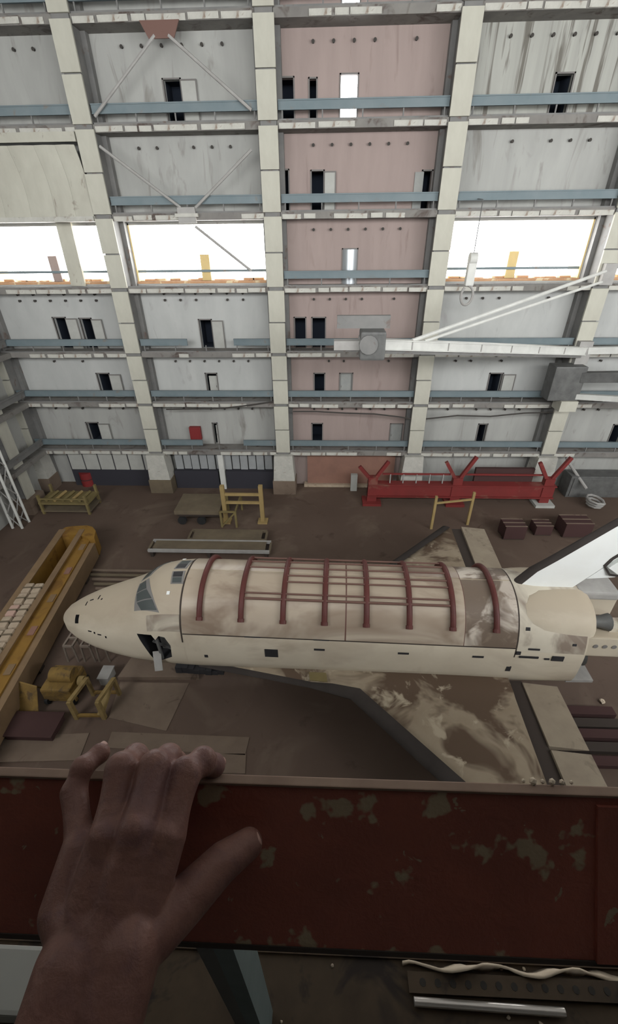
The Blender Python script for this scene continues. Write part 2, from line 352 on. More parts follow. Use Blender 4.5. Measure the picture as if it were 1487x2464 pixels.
# --- columns with clad fronts
COLLAB = ['grey corner column where the left wall meets the back wall',
 'cream clad column left of the braced bay, above the yellow trestle side',
 'cream clad column on the left edge of the pink wall bay',
 'cream clad column on the right edge of the pink wall bay',
 'cream clad column carrying the white jib crane at right',
 'clad column at the far right edge of the back wall', None, None]
panel_cache = {}
for k in range(0, 6):
    x = CX[k]; c = tag(empty('column', (x, 43.7, 0)), COLLAB[k], 'column', 'columns of the back wall')
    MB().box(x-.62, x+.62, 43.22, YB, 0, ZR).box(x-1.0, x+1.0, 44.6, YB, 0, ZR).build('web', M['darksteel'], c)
    zs = []
    for i in range(len(LV)):
        zl = LV[i]; zn = LEVZ[i+2] if i+2 < len(LEVZ) else ZR
        zs += [(zl+.12, zl+(zn-zl)*.5-.05), (zl+(zn-zl)*.5+.05, zn-.18)]
    for z0, z1 in zs:
        key = (round(z1-z0, 3))
        if key not in panel_cache:
            o = MB().box(-.74, .74, -.5, -.30, 0, z1-z0).build('cladding_panel', M['cream'], c, local=True, bevel=.02); panel_cache[key] = o.data
        else: o = link('cladding_panel', panel_cache[key], c)
        o.location = (random.uniform(-.03, .03), -.2+random.uniform(-.03, .03), z0)
    b = MB(); a, h = 1.15, 2.2   # base: white upper, brown plinth
    b.prism([(x-1.2, 42.7, 1.7), (x+1.2, 42.7, 1.7), (x+1.0, 42.7, 4.75), (x-1.0, 42.7, 4.75)], (0, 1.8, 0)); b.build('base_block', M['plate'], c)
    MB().box(x-1.3, x+1.3, 42.55, 44.6, 0, 1.7).build('plinth', M['tan'] if k == 1 else M['floorslab'], c, bevel=.05)

# --- galleries: deck, flaking edge plates, blue guard beams
ORD = ['lowest', 'second lowest', 'third lowest', 'fourth lowest', 'fifth lowest', 'sixth lowest', 'topmost']
WHERE = ['just above the red spreader beam', 'between the two lower rows of doors', 'behind the white jib crane', 'along the foot of the bright windows',
         'above the bright windows', 'with the glowing doorway in the pink bay', 'at the very top of the picture']
edge_cache = {}; post_me = None
for i, zl in enumerate(LV):
    g = tag(empty('gallery', (0, 44, zl)), '%s gallery on the back wall, %s' % (ORD[i], WHERE[i]), 'gallery', 'galleries of the back wall')
    for k in range(6):
        a, b = CX[k]+.75, CX[k+1]-.75
        MB().box(a-.1, b+.1, 43.35, YB, zl-.35, zl+.15).build('deck', M['slab'], g)
        if k > 4: continue
        x = a+.05
        while x < b-.4:
            wd = round(random.choice((1.0, 1.6, 2.2, 2.8, 3.4)), 1); wd = min(wd, b-x)
            if random.random() < .86:
                key = round(wd, 1)
                if key not in edge_cache:
                    o = MB().box(0, key-.05, -.06, 0, -.17, .17).build('edge_plate', M['plate'], g, local=True); edge_cache[key] = o.data
                else: o = link('edge_plate', edge_cache[key], g)
                o.location = (x, -.66-random.uniform(0, .04), -.16+random.uniform(-.03, .03)); o.rotation_euler = (random.uniform(-.1, .1), random.uniform(-.012, .012), 0)
            x += wd+random.uniform(.03, .3)
        if not (i == 3 and k in (0, 1, 3, 4)):
            zb = zl+.72
            for a_, b_ in (((a, a+4.6), (b-3.6, b)) if (k == 1 and i in (0, 2)) else ((a, b),)):
                gb = MB(); gb.box(a_, b_, 43.45, 43.53, zb+.08, zb+.56); gb.box(a_, b_, 43.38, 43.60, zb+.54, zb+.62).box(a_, b_, 43.38, 43.60, zb+.02, zb+.08)
                gb.build('guard_beam', M['blue'], g)
            for j in range(5):
                xx = a+.3+(b-a-.6)*j/4
                if post_me is None: o = MB().box(-.05, .05, -.05, .05, .15, .74).build('guard_post', M['darksteel'], g, local=True); post_me = o.data
                else: o = link('guard_post', post_me, g)
                o.location = (xx, -.45, 0)
        MB().box(a, b, 43.36, 43.5, zl+.15, zl+.25).build('toe_beam', M['darksteel'], g)

# --- left wall with its own galleries and columns
wall_left = tag(empty('wall_left', (XL, 20, 0)), kind='structure')
for st in range(8):
    MB().box(XL-.5, XL, YN, YB, LEVZ[st], LEVZ[st+1]).build('wall_panel', M['wall'], wall_left)
for j, yy in enumerate((39.0, 29.0, 19.0, 9.0)):
    c = tag(empty('column', (XL, yy, 0)), 'clad column on the left end wall, %s from the back corner' % ('first', 'second', 'third', 'fourth')[j], 'column', 'columns of the left wall')
    MB().box(XL, XL+1.2, yy-.6, yy+.6, 0, ZR).build('web', M['darksteel'], c)
    for i in range(len(LV)):
        z0 = 1.6 if i == 0 else LV[i-1]+.2
        MB().box(XL+1.2, XL+1.36, yy-.7, yy+.7, z0, LV[i]-.3).build('cladding_panel', M['cream'], c)
    MB().box(XL, XL+1.9, yy-1.3, yy+1.3, 0, 1.6).build('plinth', M['floorslab'], c)
for i, zl in enumerate(LV[:5]):
    g = tag(empty('gallery', (XL+.8, 20, zl)), '%s gallery running along the left end wall' % ORD[i], 'gallery', 'galleries of the left wall')
    MB().box(XL, XL+1.7, YN, 43.3, zl-.35, zl+.15).build('deck', M['slab'], g)
    MB().box(XL+1.55, XL+1.63, YN, 43.3, zl+.72, zl+1.34).box(XL+1.45, XL+1.75, YN, 43.3, zl+1.32, zl+1.4).build('guard_beam', M['darksteel'] if i < 3 else M['blue'], g)

# --- cream cladding hung over the left bay
cl = tag(empty('hung_cladding', (-24, 43.2, 26.5)), 'row of tall cream sheets hung over the left bay above its window', 'cladding')
xs = [-32.0, -29.6, -27.3, -25.1, -23.0, -21.3, -19.75]
for j in range(6):
    a, b = xs[j], xs[j+1]-.01; mb = MB(); rows_f = []; rows_b = []
    for t in range(7):
        u = t/6; z = 26.55+u*4.6; yy = 43.05+.55*math.sin(u*math.pi)*.5-.12*u; sh = .25*math.sin(u*2.2+1)
        rows_f.append([(a+sh, yy-.04, z), ((a+b)/2+sh, yy-.16, z), (b+sh, yy-.04, z)]); rows_b.append([(b+sh, yy+.05, z), ((a+b)/2+sh, yy+.05, z), (a+sh, yy+.05, z)])
    mb.grid([rf+rb for rf, rb in zip(rows_f, rows_b)], closed=True); mb.build('cladding_sheet', M['cream'], cl, smooth=True)
MB().box(-32.2, -19.6, 43.0, 43.3, 31.35, 31.95).build('head_rail', M['cream'], cl)
MB().box(-32.2, -19.6, 42.95, 43.3, 26.2, 26.55).build('foot_rail', M['plate'], cl)

# --- cross braces of the left-centre bay
def brace(p, q, lab, grp='wall braces'):
    a, b = at_y(*p, 43.15), at_y(*q, 43.15)
    t = tag(MB().tube([a, b], .11, 8).build('brace', M['palegrey'], smooth=True), lab, 'brace', grp); return t
brace((372, 85), (228, 280), 'left leg of the upper inverted-V brace in the second bay')
brace((405, 85), (605, 265), 'right leg of the upper inverted-V brace in the second bay')
brace((240, 352), (435, 500), 'left leg of the middle V brace in the second bay')
brace((470, 500), (605, 360), 'right leg of the middle V brace in the second bay')
brace((470, 545), (605, 652), 'thin brace crossing the second bay window')
a = at_y(385, 70, 43.1); tag(MB().prism([a+Vector((-1.4,0,.45)), a+Vector((1.4,0,.45)), a+Vector((.9,0,-.45)), a+Vector((-.9,0,-.45))], (0, .12, 0)).build('gusset', M['rail']), 'rusty gusset plate at the top of the upper brace', 'gusset')
a = at_y(450, 518, 43.1)
gs = tag(empty('gusset', a+Vector((0, 0, -.6))), 'pale gusset box where the middle braces meet above the window', 'gusset')
MB().box(a.x-.75, a.x+.75, a.y-.15, a.y+.1, a.z-.55, a.z+.55).build('plate', M['palegrey'], gs, bevel=.04); MB().box(a.x-.95, a.x+.95, a.y-.25, a.y+.1, a.z-.12, a.z+.12).build('rib', M['plate'], gs)

# --- ground-storey fittings of the back wall
gate = tag(empty('ribbed_gate', (-11.6, 44.6, 0)), 'grey ribbed sheet gate between two columns under the lowest gallery', 'gate')
for j in range(12):
    x = -17.2+j*.94; MB().box(x, x+.82, 44.3+.12*(j % 2), 44.6, 2.3, 4.3).build('rib_sheet', M['corrug'], gate)
MB().box(-17.4, -5.9, 44.2, 44.7, 4.3, 4.55).build('head_beam', M['palegrey'], gate)
MB().box(-17.4, -12.3, 43.9, 44.6, 0, 2.25).box(-11.4, -5.9, 43.9, 44.6, 0, 2.25).build('dark_opening', M['shadowbox'], gate)  # near-black boxes paint the dark of the opening under the sheets
MB().box(-12.1, -11.5, 43.7, 44.2, 0, 4.4).build('mid_post', M['whitesteel'], gate)
pd = tag(empty('door_%d' % (n_door+1), (2.4, YB, 0)), kind='structure')
MB().box(-2.0, 8.0, 44.75, 45.1, .35, 4.2).build('door_leaf', M['brownpink'], pd)
MB().box(-2.4, 8.4, 44.4, 45.15, 0, .35).build('threshold', M['sack'], pd)
MB().box(-2.4, 8.4, 44.7, 45.15, 4.2, 4.5).build('door_frame', M['frame'], pd)
tag(MB().box(3.0, 3.75, 43.5, 43.95, 0, 2.1).build('locker', M['leaf'], bevel=.03), 'small pale locker standing before the brown hall door', 'locker')
b = at_y(471, 1042, YB-.3)
rbx = tag(empty('wall_box', b+Vector((0, 0, -.8))), 'dark red box on the wall beside a pale door', 'box')
MB().box(b.x-.62, b.x+.62, b.y-.25, b.y+.25, b.z-.75, b.z+.75).build('case', M['redbox'], rbx, bevel=.04); MB().box(b.x-.5, b.x+.5, b.y-.29, b.y-.25, b.z-.62, b.z+.62).build('lid', M['redbox'], rbx)
# pale boards leaning by the wall in the left bay
for px, lab in ((268, 'pale board leaning in the left bay, beside the red drum'), (322, 'pale narrow board leaning in the left bay, nearest the column')):
    p = at_z(px, 1165); t = empty('leaning_board', p); tag(t, lab, 'board')
    MB().prism([p+Vector((-.75,0,0)), p+Vector((.75,0,0)), p+Vector((.55,1.2,3.6)), p+Vector((-.95,1.2,3.6))], (0, .12, .03)).build('sheet', M['leaf'], t)
    MB().bar(p+Vector((-.75,-.02,.3)), p+Vector((.7,-.02,.3)), .08).build('batten', M['palegrey'], t)
drum = tag(empty('drum', at_z(215, 1165)), 'dark red drum by the foot of the left bay wall', 'drum'); p = drum.location
MB().tube([p, p+Vector((0,0,1.7))], .75, 16).build('body', M['redbox'], drum, smooth=True); MB().tube([p+Vector((0,0,.8)), p+Vector((0,0,.9))], .79, 16).build('hoop', M['maroon'], drum); MB().tube([p+Vector((.3,0,1.7)), p+Vector((.3,0,1.76))], .1, 10).build('cap', M['palegrey'], drum)
ws = tag(empty('wall_shelf_box', (-23.5, 44.6, 0)), 'white cupboard row along the left bay wall under the gallery', 'cupboard')
for j in range(6): MB().box(-29.6+j*1.75, -28.0+j*1.75, 44.2, 45.0, 2.2, 4.2).build('cupboard_door', M['leaf'], ws, bevel=.03)
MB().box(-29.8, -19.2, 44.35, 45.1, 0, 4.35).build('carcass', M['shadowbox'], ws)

# ------------------------------------------------------------------ the orbiter
ST = [(0.00,-1.32,-1.08,0.14,-1.2),(0.05,-1.50,-.92,.32,-1.2),(0.15,-1.66,-0.76,0.5,-1.2),(0.45,-1.92,-0.45,0.82,-1.2),(1.2,-2.2,0.02,1.28,-1.15),(2.4,-2.45,.58,1.75,-1.0),(3.8,-2.6,1.10,2.15,-.85),
      (5.2,-2.7,1.62,2.45,-.7),(5.7,-2.72,1.9,2.51,-.6),(6.3,-2.75,2.4,2.58,-.5),(7.0,-2.78,2.74,2.66,-.42),(7.8,-2.8,2.95,2.72,-.35),(9.0,-2.8,3.05,2.78,-.3),(27.0,-2.8,3.05,2.78,-.3),(30.6,-2.55,2.95,2.8,-.3)]
def stn(X):
    for i in range(len(ST)-1):
        a, b = ST[i], ST[i+1]
        if X <= b[0]:
            t = max(0, (X-a[0])/(b[0]-a[0])); return [a[j]+(b[j]-a[j])*t for j in range(1, 5)]
    return list(ST[-1][1:])
def stn_s(X):      # smoothed along the length
    if X < .6 or 9.5 < X < 26.5: return stn(X)
    acc = [0]*4
    for d in (-.3, -.15, 0, .15, .3):
        s = stn(min(30.6, X+d)); acc = [p+q/5 for p, q in zip(acc, s)]
    return acc
def surf(X, th, off=0.0):
    zb, zt, hw, zm = stn_s(X); th = R(th); c, s = math.cos(th), math.sin(th)
    n = 2.25 if s >= 0 else 4.0
    y = -(hw+off)*math.copysign(abs(c)**(2/n), c)
    z = zm+((zt-zm+off)*abs(s)**(2/n) if s >= 0 else -(zm-zb+off)*abs(s)**(2/n))
    return (X, y, z)
orb = empty('spaceplane', (-16.6, 19.2, 5.7), R(-1.6))
tag(orb, 'dusty white delta-winged spaceplane with dark red ribs across its back', 'spaceplane')
Xs = [0, .03, .08, .15, .28, .45, .7, 1.0, 1.4, 1.9]+[2.4+.4*i for i in range(17)]+[9.0+1.0*i for i in range(1, 19)]+[28, 29, 30, 30.6]
ths = [k*360/96 for k in range(96)]
fu = MB(); fu.grid([[surf(X, t) for t in ths] for X in Xs], closed=True)
nb = len(ths); fu.f.append(tuple(range(nb))); fu.f.append(tuple((len(Xs)-1)*nb+k for k in reversed(range(nb))))
fus = fu.build('fuselage', M['tile'], orb, smooth=True, local=True)
# hatch, nose port and small vents are real pockets cut into the hull
cut = MB()
def cut_prism(poly, y0, y1): cut.prism([(x, y0, z) for x, z in poly], (0, y1-y0, 0))
cut_prism([(6.05,.28),(6.95,.36),(7.15,.02),(7.4,.36),(7.75,.3),(8.0,-.3),(7.9,-1.3),(7.2,-1.75),(6.7,-1.9)], -3.5, -1.5)
def px_pocket(X, th, w, h, depth=.35):
    p = Vector(surf(X, th)); t1 = (Vector(surf(X+.05, th))-Vector(surf(X-.05, th))).normalized(); t2 = (Vector(surf(X, th+1))-Vector(surf(X, th-1))).normalized()
    n = t1.cross(t2).normalized()
    if n.dot(Vector((0, p.y, p.z))) < 0: n = -n
    c = [p+n*.3+t1*(sx*w/2)+t2*(sz*h/2) for sx, sz in ((-1,-1),(1,-1),(1,1),(-1,1))]
    cut.prism(c, -n*(.3+depth))
px_pocket(1.65, 40, .34, .52)
for X, th, w, h in ((2.05,78,.1,.3),(2.35,84,.3,.1),(2.85,86,.1,.34),(3.15,80,.12,.12),(2.7,14,.3,.09),(3.05,12,.12,.14),(3.4,10,.3,.09),(3.85,7,.12,.16)): px_pocket(X, th, w, h, .22)
VENTS = ((12.8,14.9,.9,.1),(16.6,14.9,.85,.1),(10.0,-4,.2,.2),(13.8,0,.75,.32),(16.5,4,.6,.16),(21.1,4,.6,.16),(25.1,4,.6,.16),(27.45,36,.22,.3),(27.9,15,.6,.16),(27.75,6,1.0,.16),(28.7,5,.25,.12),(29.25,6,.62,.42),(27.15,10,.24,.28),(29.9,22,.2,.2),(26.9,-3,.25,.3))
cutter = cut.build('cutter', M['black'], None); cutter.matrix_world = Matrix.LocRotScale(orb.location, orb.rotation_euler.to_quaternion(), None)
bpy.context.view_layer.update()
mod = fus.modifiers.new('cut', 'BOOLEAN'); mod.operation = 'DIFFERENCE'; mod.object = cutter; mod.solver = 'EXACT'
try: mod.material_mode = 'TRANSFER'
except Exception: pass
dg = bpy.context.evaluated_depsgraph_get(); dg.update()
nm = bpy.data.meshes.new_from_object(fus.evaluated_get(dg)); fus.modifiers.clear(); old = fus.data; fus.data = nm; nm.name = 'fuselage'
bpy.data.objects.remove(cutter)
if M['black'].name not in [x.name for x in nm.materials if x]: nm.materials.append(M['black'])

def shell(name, Xa, Xb, ta, tb, off, thick, material, nx=12, nt=14, parent=None, smooth=True):
    mb = MB(); rows = []
    for i in range(nx+1):
        X = Xa+(Xb-Xa)*i/nx
        rows.append([surf(X, ta+(tb-ta)*j/nt, off) for j in range(nt+1)]+[surf(X, tb-(tb-ta)*j/nt, off-thick) for j in range(nt+1)])
    mb.grid(rows, closed=True); n = len(rows[0]); mb.f.append(tuple(range(n))); mb.f.append(tuple(nx*n+k for k in range(n)))
    return mb.build(name, material, parent or orb, smooth=smooth, local=True)
def quadpatch(name, c4, off, thick, material, n=6, parent=None):   # c4: four (X, th) corners
    mb = MB(); f = []; b = []
    for i in range(n+1):
        u = i/n; rf = []; rb = []
        for j in range(n+1):
            v = j/n
            X = (c4[0][0]*(1-u)+c4[1][0]*u)*(1-v)+(c4[3][0]*(1-u)+c4[2][0]*u)*v
            t = (c4[0][1]*(1-u)+c4[1][1]*u)*(1-v)+(c4[3][1]*(1-u)+c4[2][1]*u)*v
            rf.append(surf(X, t, off)); rb.append(surf(X, t, off-thick))
        f.append(rf+rb[::-1])
    mb.grid(f, closed=True); k = 2*(n+1); mb.f.append(tuple(range(k))); mb.f.append(tuple(n*k+q for q in range(k)))
    return mb.build(name, material, parent or orb, smooth=True, local=True)
# payload bay doors: two leaves a side, gaps between them
for (a, b) in ((8.85, 17.86), (17.94, 24.2)):
    shell('payload_bay_door', a, b, 15.5, 89.3, .035, .06, M['door'])
    shell('payload_bay_door', a, b, 90.7, 164.5, .035, .06, M['door'])
shell('payload_bay_door', 24.24, 26.95, 15.5, 89.3, .035, .06, M['dirtdoor']); shell('payload_bay_door', 24.24, 26.95, 90.7, 164.5, .035, .06, M['dirtdoor'])
shell('side_panel', 8.85, 26.95, -13, 14.2, .03, .06, M['tile'], nt=8)
shell('side_panel', 8.85, 26.95, 165.8, 193, .03, .06, M['tile'], nt=8)
shell('aft_panel', 27.03, 30.5, 12, 168, .03, .06, M['tile_dirty'], nx=6, nt=24)
shell('cabin_panel', 6.75, 8.72, 17, 36, .025, .05, M['tile_dirty'], nx=6, nt=6)
shell('cabin_panel', 7.75, 8.72, 40, 140, .02, .05, M['tile'], nx=4, nt=20)
for X, th, w, h in VENTS:
    dt = h/2/3.0*57.3*.62; quadpatch('vent', [(X-w/2, th-dt), (X+w/2, th-dt), (X+w/2, th+dt), (X-w/2, th+dt)], .05, .05, M['black'], n=2)
for ta in (14.2, 164.5): shell('hinge_seam', 8.85, 26.95, ta, ta+1.3, .028, .05, M['hingeband'], nt=1)
shell('door_seam', 17.86, 17.94, 15.5, 164.5, .03, .05, M['rail'], nx=1, nt=30); shell('door_seam', 24.2, 24.24, 15.5, 164.5, .03, .05, M['rail'], nx=1, nt=30)
# cockpit panes, overhead windows, spot, crew details
for sgn in (1, -1):
    A = lambda t: t if sgn > 0 else 180-t
    quadpatch('window_surround', [(5.62,A(88.5)),(6.35,A(88.0)),(7.55,A(38)),(5.9,A(46))], .015, .05, M['bluegrey'])
    for c4 in ([(5.72,A(87)),(6.15,A(86.6)),(6.45,A(72)),(5.78,A(73))], [(5.80,A(71)),(6.5,A(70)),(7.0,A(56)),(5.98,A(58))], [(6.02,A(56)),(7.05,A(54.5)),(7.4,A(41)),(6.42,A(43.5))]):
        quadpatch('cockpit_pane', c4, .035, .05, M['glass'])
    quadpatch('overhead_frame', [(7.85,A(88.5)),(8.62,A(88.5)),(8.75,A(71)),(8.0,A(71))], .045, .06, M['bluegrey'])
    quadpatch('overhead_window', [(7.95,A(87.5)),(8.5,A(87.5)),(8.55,A(80.5)),(8.0,A(80.5))], .06, .05, M['black'])
    quadpatch('overhead_window', [(8.02,A(79.5)),(8.55,A(79.5)),(8.62,A(72.5)),(8.08,A(72.5))], .06, .05, M['glass'])
    quadpatch('light_patch', [(7.9,A(62)),(8.08,A(62)),(8.08,A(58)),(7.9,A(58))], .06, .04, M['fin'], n=2)
# loose bits in the torn hatch
hb = MB(); hb.bar((7.15,-2.5,-.1), (7.25,-2.62,-1.6), .14).bar((6.7,-2.2,-.6), (7.8,-2.3,-1.1), .1).box(7.2,7.8,-2.2,-1.9,-1.2,-.2)
hb.build('hatch_fittings', M['machine'], orb, local=True)
MB().bar((7.0,-2.6,-1.0), (7.1,-3.1,-2.1), .45, .06).build('hatch_flap', M['palegrey'], orb, local=True)
st = MB()
for j in range(8):
    X = 7.9+j*.36; st.box(X, X+.38, -2.72-random.uniform(0, .08), -2.3, -2.72, -2.25-.03*j+random.uniform(-.12, .1))
st.build('torn_skirt', M['black'], orb, local=True)
# red strongback ribs and the rails between them
for j, X in enumerate((9.9, 12.2, 14.5, 16.75, 19.0, 21.27, 23.55, 25.8)):
    pts = [surf(X, 35+110*i/30, .14) for i in range(31)]
    r = MB().tube(pts, .155, 10).build('strongback_rib', M['rib'], orb, smooth=True, local=True)
    for t in (35, 145):
        p = surf(X, t, .12); MB().tube([Vector(p)+Vector((0,0,-.02)), Vector(p)+Vector((0, -.12 if t < 90 else .12, -.16))], .19, 10).build('rib_foot', M['rib'], r, local=True)
for t in (56, 62, 76, 84, 93, 104, 118):
    a, b = 12.35, 23.4
    if t in (84, 76): a = 14.6
    MB().tube([surf(a, t, .2), surf((a+b)/2, t, .2), surf(b, t, .2)], .05 if t != 56 else .07, 8).build('rail', M['rail'], orb, smooth=True, local=True)
# vertical seam line strips at bay ends
for X in (8.78, 26.99): shell('frame_seam', X-.035, X+.035, 5, 175, .02, .05, M['hingeband'], nx=1, nt=30)
# wings
def wing(sgn):
    LE = [(8.6, 2.25), (9.8, 2.5), (14.6, 3.25), (18.6, 3.95), (27.1, 12.55), (27.7, 12.75)]
    HX = 27.15
    def le(y):
        for i in range(len(LE)-1):
            if y <= LE[i+1][1]: t = (y-LE[i][1])/(LE[i+1][1]-LE[i][1]); return LE[i][0]+(LE[i+1][0]-LE[i][0])*t
        return LE[-1][0]
    ys = [2.25+.05*0, 2.4, 2.5, 2.7, 2.9, 3.25, 3.6, 3.95, 4.6, 5.5, 6.5, 7.7, 9, 10.4, 11.6, 12.2]
    def zt(u, y): # thickness profile
        ch = 27.15-le(y); th = min(.62, .05*ch+.10)*(1-.045*max(0, y-2.5)); return th*(math.sin(math.pi*min(1, u*.62+.0))**.6 if u > 0 else 0)
    us = [0, .015, .04, .08, .14, .22, .32, .44, .58, .72, .86, 1.0]
    def zz(y): return -2.28+.035*(y-2.5)
    def surfw(u, y, up): x = le(y)+(HX-le(y))*u; return (x, sgn*y, zz(y)+(zt(u, y)*.85 if up else -zt(u, y)*.45-.02))
    w = MB(); w.grid([[surfw(u, y, True) for u in us] for y in ys])
    top = w.build('wing_upper_skin', M['wing'], orb, smooth=True, local=True)
    w = MB(); w.grid([[surfw(u, y, False) for u in us] for y in ys]); w.grid([[surfw(1, y, True), surfw(1, y, False)] for y in ys]); w.grid([[surfw(u, ys[-1], True), surfw(u, ys[-1], False)] for u in us])
    w.build('wing_underside', M['black'], orb, smooth=True, local=True)
    # dark leading edge
    e = MB(); rows = []
    for y in [2.4, 2.7, 3.1, 3.5, 3.95, 5, 6.5, 8, 9.5, 11, 12.2]:
        x = le(y); wd = .42 if y > 3.6 else .16
        if y > 3.9: d = Vector((-.71, sgn*.71, 0))
        else: d = Vector((-.17, sgn*.98, 0))
        c = Vector((x, sgn*y, zz(y)+.02)); ring = []
        for k in range(9):
            a = math.pi*(k/8-.5); ring.append(c-d*.3+d*((wd+.3)*math.cos(a))+Vector((0, 0, (wd*.55+.05)*math.sin(a))))
        rows.append(ring)
    e.grid(rows); e.build('leading_edge', M['lead'], orb, smooth=True, local=True)
    # hinge band and elevons
    MB().prism([(27.0, sgn*2.6, -2.12), (27.0, sgn*12.2, -1.93), (28.0, sgn*12.2, -1.95), (28.0, sgn*2.6, -2.14)], (0, 0, -.22)).build('hinge_band', M['hingeband'], orb, local=True)
    for a, b in ((2.75, 6.42), (6.62, 12.3)):
        v = []; zA, zB = zz(a), zz(b)
        v = [(27.98, sgn*a, zA+.22), (27.98, sgn*b, zB+.2), (29.95, sgn*b, zB+.02), (29.95, sgn*a, zA+.02), (27.98, sgn*a, zA-.2), (27.98, sgn*b, zB-.18), (29.95, sgn*b, zB-.04), (29.95, sgn*a, zA-.04)]
        MB().add(v, [(0,1,2,3),(7,6,5,4),(0,4,5,1),(1,5,6,2),(2,6,7,3),(3,7,4,0)]).build('elevon', M['elevon'], orb, local=True, bevel=.02)
wing(-1); wing(1)
# panels on the wing root
MB().prism([(15.9, -2.95, -1.80), (16.9, -2.95, -1.80), (17.0, -3.5, -1.86), (16.0, -3.42, -1.88)], (0, 0, .04)).build('root_panel', M['olive'], orb, local=True)
# fin
FL = [(26.9, 2.55), (27.25, 3.2), (27.75, 3.95), (28.6, 4.75), (33.9, 10.1), (34.4, 10.3)]
FT = [(30.9, 2.6), (33.2, 3.1), (36.6, 10.3)]
def fin_side(name, edge, back, th0, material, steps=None):
    pass
def fle(z):
    for i in range(len(FL)-1):
        if z <= FL[i+1][1]: t = (z-FL[i][1])/(FL[i+1][1]-FL[i][1]); return FL[i][0]+(FL[i+1][0]-FL[i][0])*t
    return FL[-1][0]
def fte(z): return 31.5+(z-2.55)*.80
zsf = [2.55, 2.9, 3.2, 3.6, 3.95, 4.4, 4.75, 5.6, 6.6, 7.6, 8.6, 9.6, 10.2]
def fth(u, z): return (.36-.028*(z-2.5))*(min(1, (u/.3))**.5 if u < .3 else 1-(u-.3)*.55)
f = MB()
us = [.0, .02, .05, .1, .2, .3, .5, .7, .72]
def le_w(z): return .34 if z > 3 else .30
rows = []
for z in zsf:
    x0, x1 = fle(z)+le_w(z)*.9, fte(z)-1.6; row = []
    for u in [0, .1, .25, .5, .75, 1]: row.append((x0+(x1-x0)*u, -fth(.12+.6*u, z), z))
    for u in [1, .75, .5, .25, .1, 0]: row.append((x0+(x1-x0)*u, fth(.12+.6*u, z), z))
    rows.append(row)
f.grid(rows, closed=True); f.f.append(tuple(range(12))); f.f.append(tuple((len(zsf)-1)*12+k for k in range(12)))
fin = f.build('fin', M['fin'], orb, smooth=True, local=True)
f = MB(); rows = []
for z in zsf:
    x0 = fle(z); w = le_w(z); t = fth(.14, z)+.015
    rows.append([(x0+w*1.1, -t, z), (x0+w*.6, -t*.9, z), (x0+w*.2, -t*.6, z), (x0, 0, z), (x0+w*.2, t*.6, z), (x0+w*.6, t*.9, z), (x0+w*1.1, t, z)])
f.grid(rows); f.build('leading_edge', M['lead'], fin, smooth=True, local=True)
f = MB(); rows = []
for z in zsf[3:]:
    x0, x1 = fte(z)-1.55, fte(z); t = fth(.75, z)
    rows.append([(x0, -t, z), (x1, -.05, z), (x1, .05, z), (x0, t, z)])
f.grid(rows, closed=True); f.f.append((0, 1, 2, 3)); f.f.append(tuple((len(rows)-1)*4+k for k in range(4))); f.build('rudder', M['fin'], fin, local=True)
mk = MB(); Q = [(31.40, 4.50), (31.62, 5.00), (32.2, 5.65), (33.3, 6.55), (33.3, 3.95), (32.3, 3.88), (31.85, 3.95)]
def fy(x, z): u = max(0, (x-fle(z)-.31)/(fte(z)-1.6-fle(z)-.31)); return -fth(.12+.6*min(1, u), z)
for i in (0, 1, 2, 4, 5, 6):
    (x0, z0), (x1, z1) = Q[i], Q[(i+1) % 7]; w = .17 if i < 3 else .1
    mk.bar((x0, fy(x0, z0)-.012, z0), (x1, fy(x1, z1)-.012, z1), .05, w, up=(0, 0, 1)) if abs(x1-x0) > .02 else None
mk.build('panel_outline', M['lead'], fin, local=True)
MB().prism([(31.55,-.05,4.5),(32.25,-.05,5.4),(33.1,-.05,6.1),(33.1,-.05,4.1),(32.2,-.05,4.05)], (0, -.34, 0)).build('inset_panel', M['fin'], fin, local=True)
# tail pods, aft block, body flap, nozzles
for sg in (-1, 1):
    mb = MB(); rows = []; fT = (lambda t: t) if sg < 0 else (lambda t: 180-t)
    for X, o_, a0, a1 in ((27.4, .04, 48, 64), (27.7, .09, 40, 74), (28.3, .14, 34, 81), (29.4, .17, 31, 84), (30.2, .18, 30, 85), (30.6, .18, 30, 85)):
        rows.append([surf(X, fT(a0+(a1-a0)*j/12), o_*math.sin(math.pi*j/12)**.5) for j in range(13)]+[surf(X, fT(a1-(a1-a0)*j/12), -.1) for j in range(13)])
    last = [Vector(p) for p in rows[-1]]; cen = Vector((0, sg*1.3, 1.5))
    for dx, k_ in ((.25, .92), (.42, .75), (.5, .5)): rows.append([(30.6+dx, cen.y+(p.y-cen.y)*k_, cen.z+(p.z-cen.z)*k_) for p in last])
    mb.grid(rows, closed=True); mb.f.append(tuple(range(26))); mb.f.append(tuple((len(rows)-1)*26+k for k in range(26)))
    pod = mb.build('tail_pod', M['tile'], orb, smooth=True, local=True)
    MB().tube([(31.0, sg*1.5, 1.7), (31.5, sg*1.5, 1.7), (31.95, sg*1.5, 1.7)], [.3, .34, .48], 14).build('nozzle', M['machine'], pod, smooth=True, local=True)
    ab = MB().box(30.4, 33.9, min(sg*.9, sg*2.25), max(sg*.9, sg*2.25), -.2, 1.25).build('aft_thruster_block', M['tile'], orb, local=True, bevel=.08)
    for j in range(3): MB().tube([(31.3+j*.48, sg*2.2, .62), (31.3+j*.48, sg*2.28, .62)], .13, 10).build('thruster_port', M['bluegrey'], ab, local=True)
    MB().box(32.0, 33.6, min(sg*1.0, sg*1.8), max(sg*1.0, sg*1.8), 1.25, 1.55).build('block_cap', M['tile_dirty'], ab, local=True)
MB().box(30.5, 32.6, -.7, .7, 2.5, 3.0).build('drag_chute_housing', M['palegrey'], orb, local=True, bevel=.12)
